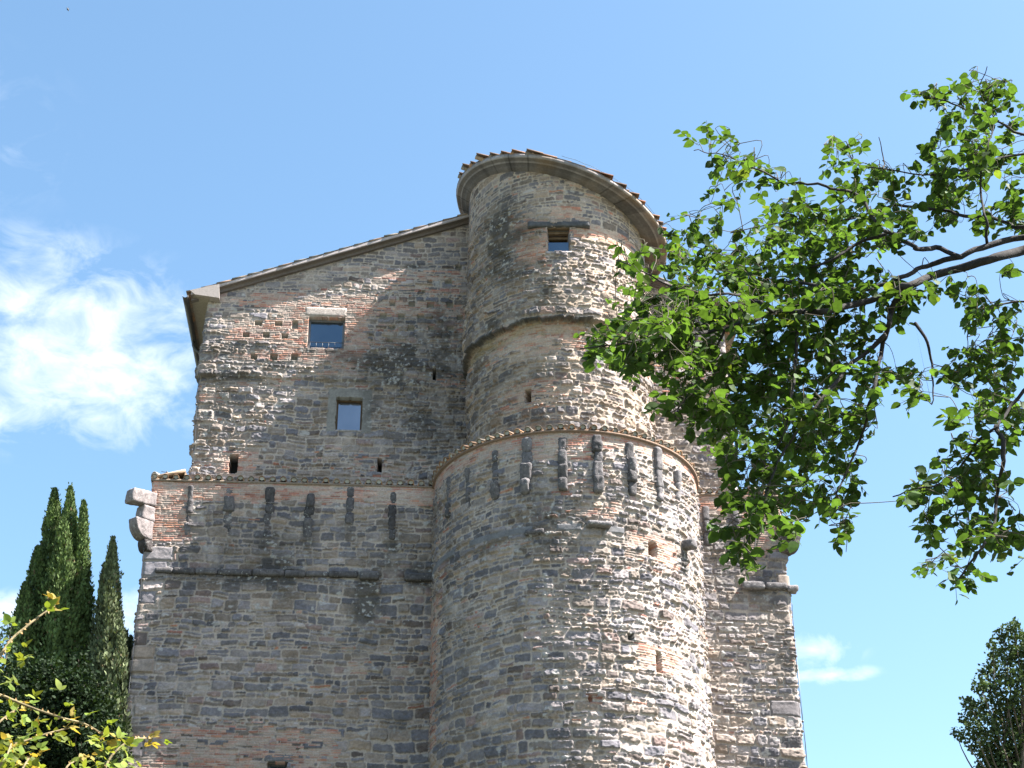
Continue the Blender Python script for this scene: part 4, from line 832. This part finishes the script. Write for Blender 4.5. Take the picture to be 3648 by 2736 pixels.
def build_bramble():
    r = np.random.default_rng(5); O = np.array(atd((150, 3300), 5.0)[0]); O[2] = 0
    B = tag(empty('bramble_bush', O), 'yellow green bramble with arching thorny canes in the lower left foreground', 'bush')
    canes = [[(-250, 3300), (-150, 2700), (-60, 2480), (0, 2476), (57, 2499), (134, 2529), (230, 2560), (291, 2575), (337, 2598), (376, 2625)], [(300, 3500), (340, 2900), (365, 2780), (391, 2702), (452, 2644), (498, 2631), (544, 2633)], [(-300, 3400), (-160, 2700), (-60, 2430), (0, 2338), (38, 2280), (96, 2230), (130, 2203), (172, 2173), (195, 2154)],
             [(-200, 3300), (-120, 2800), (-40, 2620), (0, 2571), (31, 2545), (65, 2520)], [(-150, 3300), (-80, 2850), (-20, 2720), (11, 2667), (96, 2637), (165, 2614), (245, 2594)], [(60, 3400), (40, 3000), (60, 2800), (80, 2740), (110, 2690)], [(220, 3500), (225, 3000), (230, 2800), (240, 2730), (300, 2700)], [(-100, 3300), (-60, 2900), (-20, 2760), (20, 2700), (40, 2650)]]
    pos = []; td = []; nm = []; sz = []; cl = []
    def trifol(p, dirv, s, g):
        dirv = unit(dirv); n = unit(np.array((0, -.25, 1.0))+r.normal(0, .4, 3)); sd = unit(np.cross(n, dirv))
        for (a, k) in ((0, 1.0), (1.15, .82), (-1.15, .82)):
            pos.append(p+dirv*s*.2); td.append(dirv*math.cos(a)+sd*math.sin(a)); nm.append(unit(n+r.normal(0, .2, 3))); sz.append(s*k*r.uniform(.85, 1.1)); cl.append(g*r.uniform(.8, 1.2))
    mbp = None
    for i, c in enumerate(canes):
        d = 5.0+.35*math.sin(i*2.3); c = np.array(c, float); P = smooth_path(atd(c, np.linspace(d-.1, d+.12, len(c))), 5)
        P0 = np.vstack([[O[0]+.2*math.sin(i), O[1]+.2*math.cos(i), -.05], P])
        P0 = np.vstack([P0[0], P0[0]*.4+P0[1]*.6, P0[1:]]); V, Fq = tube(P0, np.linspace(.0052, .0026, len(P0)), 6, .1, i); mb = MB(); mb.add(V, Fq, np.array((.15, .12, .065))*(1+.3*vnoise(V[:, 0]*60, V[:, 2]*60, i))[:, None])
        for k in range(4, len(P)-1):                                # thorns
            t = unit(r.normal(0, 1, 3)); p = P[k]; e = unit(P[k+1]-P[k-1]); t = unit(t-e*(t@e)); mb.add([p+e*.006, p-e*.006, p+t*.012-e*.004, p+t*.011-e*.004], [(0, 1, 2, 3)], (.28, .18, .08))
        mb.build('cane', M_bark, B, True, O)
        vis = np.array([q[1] < 2760 for q in c]); f0 = max(2, int(len(P)*.35))
        for k in range(f0, len(P), 4):
            dv = unit(np.array((r.normal(0, .7), -.3, .35+r.normal(0, .5)))+.6*unit(P[min(k+1, len(P)-1)]-P[k-1])); tipf = k/len(P)
            g = np.array((.12, .17, .03)) if r.random() > .12*tipf else np.array((.22, .17, .05)); st = P[k]+dv*.035; trifol(st, dv, r.uniform(.026, .042), g)
        for s in range(4): trifol(P[-1]+r.normal(0, .012, 3), unit(P[-1]-P[-3])+r.normal(0, .5, 3), r.uniform(.025, .04), np.array((.24, .19, .05)))
    for (x, y, n_) in [(60, 2330, 3), (40, 2290, 3), (75, 2350, 2), (50, 2385, 2), (60, 2440, 2), (30, 2440, 1), (30, 2620, 4), (70, 2600, 3), (140, 2600, 3), (140, 2640, 3), (70, 2660, 3), (20, 2690, 5), (60, 2710, 5), (110, 2720, 5), (20, 2730, 5), (150, 2735, 3), (330, 2640, 4), (360, 2620, 3), (380, 2650, 3), (360, 2680, 3), (310, 2720, 4), (420, 2660, 3), (440, 2690, 3), (470, 2720, 3), (250, 2640, 2), (200, 2620, 2), (280, 2730, 3), (170, 2510, 2), (240, 2530, 2), (110, 2480, 2), (20, 2500, 3)]:
        for k in range(n_): trifol(atd((x+r.normal(0, 22), y+r.normal(0, 18)), 5.0+r.normal(0, .15))[0], unit(np.array((r.normal(0, .8), -.2, r.normal(.1, .6)))), r.uniform(.024, .040), np.array((.13, .16, .03))*r.uniform(.7, 1.4))
    pos, td, nm, sz, cl = map(np.array, (pos, td, nm, sz, cl)); tV, tF = leaf_template('bramble'); V, k, c = stamp(tV, tF, pos, td, nm, sz, cl); tri_mesh('foliage', V, k, len(pos), tF, M_bramble, B, c, O)
build_bramble()

def crown_mesh(name, P, dirs, nrm, size, col, mat, parent, O, kind='spray'):
    tV, tF = leaf_template(kind); V, k, c = stamp(tV, tF, P, dirs, nrm, size, col); return tri_mesh(name, V, k, len(P), tF, mat, parent, c, O)
def cypress(spires, Y, zbase, label, seed, dens=1.0, tint=(.072, .108, .034)):
    r = np.random.default_rng(seed); x0 = at((spires[0][2], spires[0][4]), Y)[0][0]; O = np.array((x0, Y, zbase))
    T = tag(empty('cypress_tree', O), label, 'tree'); Pa = []; Da = []; Na = []; Sa = []; Ca = []
    for i, (xt, yt, xb, hw, yb, dy) in enumerate(spires):
        top = at((xt, yt), Y+dy)[0]; bot = at((xb, yb), Y+dy)[0]; rad = hw*.0079; H = top[2]-bot[2]; n = int(dens*3600*H*max(rad, .25)/1.0)
        t = r.random(n)**.85; ph = r.uniform(0, 2*np.pi, n); prof = rad*np.clip(1-t, 0, 1)**.70+.012
        prof = prof*(1+.30*vnoise(ph*2.6+i*9, t*H*1.6, seed)+.22*vnoise(ph*5, t*H*4, seed+1)); q = .55+.45*np.sqrt(r.random(n)); q = q*(1+.16*r.random(n)*(r.random(n) > .7))
        ax = bot+(top-bot)*t[:, None]; P = ax+np.stack([np.cos(ph)*prof*q, np.sin(ph)*prof*q, np.zeros(n)], -1)
        gp = vnoise(ph*4.5+i*5, t*H*2.2, seed+9) > -.42-.3*t; gp |= q < .8
        st_ = (r.random(n) < .02)*r.random(n)*.06; P = P+np.stack([np.cos(ph)*st_, np.sin(ph)*st_, st_*1.6], -1)
        dv = np.stack([np.cos(ph)*.38, np.sin(ph)*.38, np.ones(n)], -1)+r.normal(0, .28, (n, 3)); nv = np.stack([np.cos(ph), np.sin(ph), np.full(n, .3)], -1)+r.normal(0, .5, (n, 3))
        Pa.append(P[gp]); Da.append(dv[gp]); Na.append(unit(nv)[gp]); Sa.append((r.uniform(.07, .17, n)*np.clip(.6+.6*(1-t), .6, 1.1))[gp]); cc = np.array(tint)*(r.uniform(.6, 1.5, n)*(1+.35*vnoise(ph*3, t*H*2, seed+5)))[:, None]
        br = r.random(n) < .03; cc[br] = np.array((.13, .10, .055)); Ca.append(cc[gp])
    crown_mesh('crown', np.concatenate(Pa), np.concatenate(Da), np.concatenate(Na), np.concatenate(Sa), np.concatenate(Ca), M_needle, T, O)
    V, Fq = tube([(O[0], Y, zbase-.3), (O[0], Y, zbase+2), at((spires[0][2], spires[0][4]), Y)[0]*.4+at(spires[0][:2], Y)[0]*.6], [.2, .16, .03], 8, .1, 2); mesh_obj('trunk', V-O, Fq, M_bark, T, np.broadcast_to(np.array((.12, .09, .07)), V.shape), True)
def broad_crown(name, label, clumps, Y, zbase, seed, lsize, tint, mat, nper, trunk_px):
    """crown of many leaf clumps (px, py, radius px, depth offset) on limbs from one trunk"""
    r = np.random.default_rng(seed); b = at(trunk_px, Y)[0]; O = np.array((b[0], Y, zbase)); T = tag(empty(name, O), label, 'tree'); Pa = []; Na = []; Da = []; Ca = []; mb = MB()
    fork = np.array((b[0], Y, b[2])); V, Fq = tube(smooth_path([(O[0], Y, zbase-.3), (O[0]+.1, Y, (zbase+b[2])/2), fork], 4), np.linspace(.24, .13, 9), 10, .1, seed); mesh_obj('trunk', V-O, Fq, M_bark, T, np.broadcast_to(np.array((.11, .09, .07)), V.shape), True)
    for (x, y, rp, dy) in clumps:
        c = at((x, y), Y+dy)[0]; rad = rp*.0078; n = max(30, int(nper*rad**2)); u = unit(r.normal(0, 1, (n, 3))); q = (.45+.55*r.random(n)**.5)*(1+.45*r.random(n)*(r.random(n) > .82))
        P = c+u*(rad*q*(1+.6*vnoise(u[:, 0]*3+x, u[:, 1]*3+y, seed, u[:, 2]*3)))[:, None]; Pa.append(P); Da.append(unit(u*.6+r.normal(0, .7, (n, 3))+np.array((0, 0, .1)))); Na.append(unit(u*.5+np.array((0, 0, .7))+r.normal(0, .6, (n, 3)))); Ca.append(np.array(tint)*(r.uniform(.6, 1.5, n)*r.uniform(.8, 1.2))[:, None])
        V, Fq = tube(smooth_path([fork+r.normal(0, .05, 3), fork*.6+c*.4+r.normal(0, .2, 3)+np.array(((c[0]-fork[0])*-.12, 0, .1)), fork*.25+c*.75+r.normal(0, .1, 3), c], 3), np.linspace(.04, .006, 10), 5, 0, 0, False); mb.add(V, Fq, (.10, .08, .06))
    P = np.concatenate(Pa); crown_mesh('crown', P, np.concatenate(Da), np.concatenate(Na), r.uniform(.7, 1.3, len(P))*lsize, np.concatenate(Ca), mat, T, O, 'ovate'); mb.build('limb', M_bark, T, True, O)
def build_trees():
    cypress([(250, 1738, 220, 92, 2736, 0), (195, 1744, 165, 105, 2760, .5), (297, 1788, 262, 66, 2736, -.3), (135, 1950, 130, 110, 2770, .2), (225, 1850, 205, 105, 2736, -.5), (90, 2080, 100, 100, 2770, -.3)], 1.5, 7.0, 'tall dark cypress with several pointed tops left of the castle', 3)
    cypress([(402, 1918, 375, 66, 2720, 0), (375, 2010, 365, 66, 2720, .2), (428, 2215, 405, 52, 2720, -.2)], .2, 7.0, 'slender grey green cypress between the taller cypress and the castle wall', 4, 1.0, (.105, .125, .062))
    cypress([(448, 2252, 436, 30, 2720, 0), (466, 2270, 440, 22, 2700, .2)], 2.2, 7.0, 'small cypress top squeezed against the castle wall corner', 6, 1.6, (.10, .12, .06))
    r = np.random.default_rng(8)
    cl = [(x+r.normal(0, 12), y+r.normal(0, 12), r.uniform(55, 85), r.uniform(-1.2, 1.0)) for x in range(0, 420, 60) for y in range(2460 if x < 350 else 2540, 2800, 62) if not (x > 340 and y < 2600)]+[(60, 2380, 50, 0), (130, 2400, 55, .3), (230, 2430, 50, 0), (300, 2440, 45, -.3), (370, 2570, 40, 0), (180, 2370, 40, 0), (280, 2350, 34, 0)]
    broad_crown('holm_oak', 'dark leafy evergreen tree in front of the cypresses', cl, -3.0, 6.4, 9, .085, (.013, .023, .010), M_dark, 1800, (240, 3000))
    broad_crown('small_tree', 'small bluish leafed treetop at the left edge behind the bramble', [(10, 2240, 34, 0), (40, 2230, 22, .2), (-20, 2290, 50, 0), (25, 2310, 34, .2), (-30, 2380, 60, 0), (20, 2390, 36, 0), (-60, 2480, 80, .3), (-120, 2330, 70, .5)], -2.0, 6.6, 10, .075, (.038, .058, .032), M_dark, 900, (-70, 2950))
    cl = []
    for (x, y, q) in [(3610, 2235, 22), (3570, 2260, 20), (3640, 2290, 40), (3540, 2300, 20), (3585, 2330, 26), (3535, 2345, 18), (3620, 2360, 34), (3510, 2395, 22), (3560, 2400, 30), (3640, 2430, 34), (3490, 2440, 20), (3520, 2460, 28), (3585, 2470, 36), (3450, 2510, 20), (3480, 2530, 24), (3530, 2530, 34), (3600, 2550, 44), (3660, 2540, 50), (3440, 2560, 18), (3465, 2590, 22), (3405, 2612, 13), (3430, 2618, 13), (3510, 2600, 32), (3570, 2630, 44), (3640, 2640, 50), (3475, 2650, 24), (3520, 2680, 34), (3590, 2710, 50), (3660, 2720, 60), (3510, 2740, 26), (3560, 2770, 46), (3640, 2800, 60), (3530, 2800, 36), (3720, 2450, 70), (3740, 2620, 90), (3700, 2300, 50), (3760, 2760, 90)]: cl.append((x, y, q*1.05, r.uniform(-.8, .8)))
    broad_crown('far_tree', 'dark green tree standing against the sky at the lower right', cl, -4.0, 6.6, 12, .080, (.045, .066, .028), M_dark, 4200, (3680, 3050))
    # the tall leaf seen at the right edge above that tree belongs to its top shoot
build_trees()
def build_bird():
    c = atd((242, 33), 70.0)[0]; B = tag(empty('bird', c), 'tiny dark bird in the blue sky at the upper left', 'bird')
    ax = unit(np.array((.35, .3, -.8))); P = [c-O_*ax for O_ in (-.11, -.07, 0, .06, .11)]; V, Fq = tube(P, [.008, .025, .034, .025, .008], 8); mesh_obj('body', V-c, Fq, M_metal, B, np.broadcast_to(np.array((.04, .04, .045)), V.shape))
    for s in (1, -1):
        w = unit(np.cross(ax, (0, 1, .2)))*s; V = np.array([c-ax*.05, c+ax*.06, c+w*.05+ax*.04, c+w*.06-ax*.04, c+w*.07-ax*.12, c+w*.06-ax*.13])
        mesh_obj('wing', np.vstack([V, V+np.array((0, .006, .006))])-c, [(0, 1, 2, 3), (3, 2, 4, 5), (9, 8, 7, 6), (11, 10, 8, 9)], M_metal, B, np.broadcast_to(np.array((.04, .04, .045)), (12, 3)))
build_bird()
def build_ground():
    xs = np.concatenate([[-2500, -900, -350, -150], np.arange(-80, 81, 2.0), [150, 350, 900, 2500]]); ys = np.concatenate([[-2500, -900, -300, -120], np.arange(-70, 61, 2.0), [120, 300, 900, 2500]])
    X, Y = np.meshgrid(xs, ys, indexing='ij'); d = np.hypot(np.maximum(np.abs(X+2)-10, 0), np.maximum(np.abs(Y-6)-10, 0))
    Z = 7.0*sstep(30, 4, d)+.15*fbm(X*.2, Y*.2, 55, 3)*sstep(2, 10, np.hypot(X-CAM[0], Y-CAM[1]))-.05
    o = mesh_obj('ground', np.stack([X, Y, Z], -1).reshape(-1, 3), grid_faces(len(xs), len(ys)), ground_mat()); o['kind'] = 'structure'
build_ground()
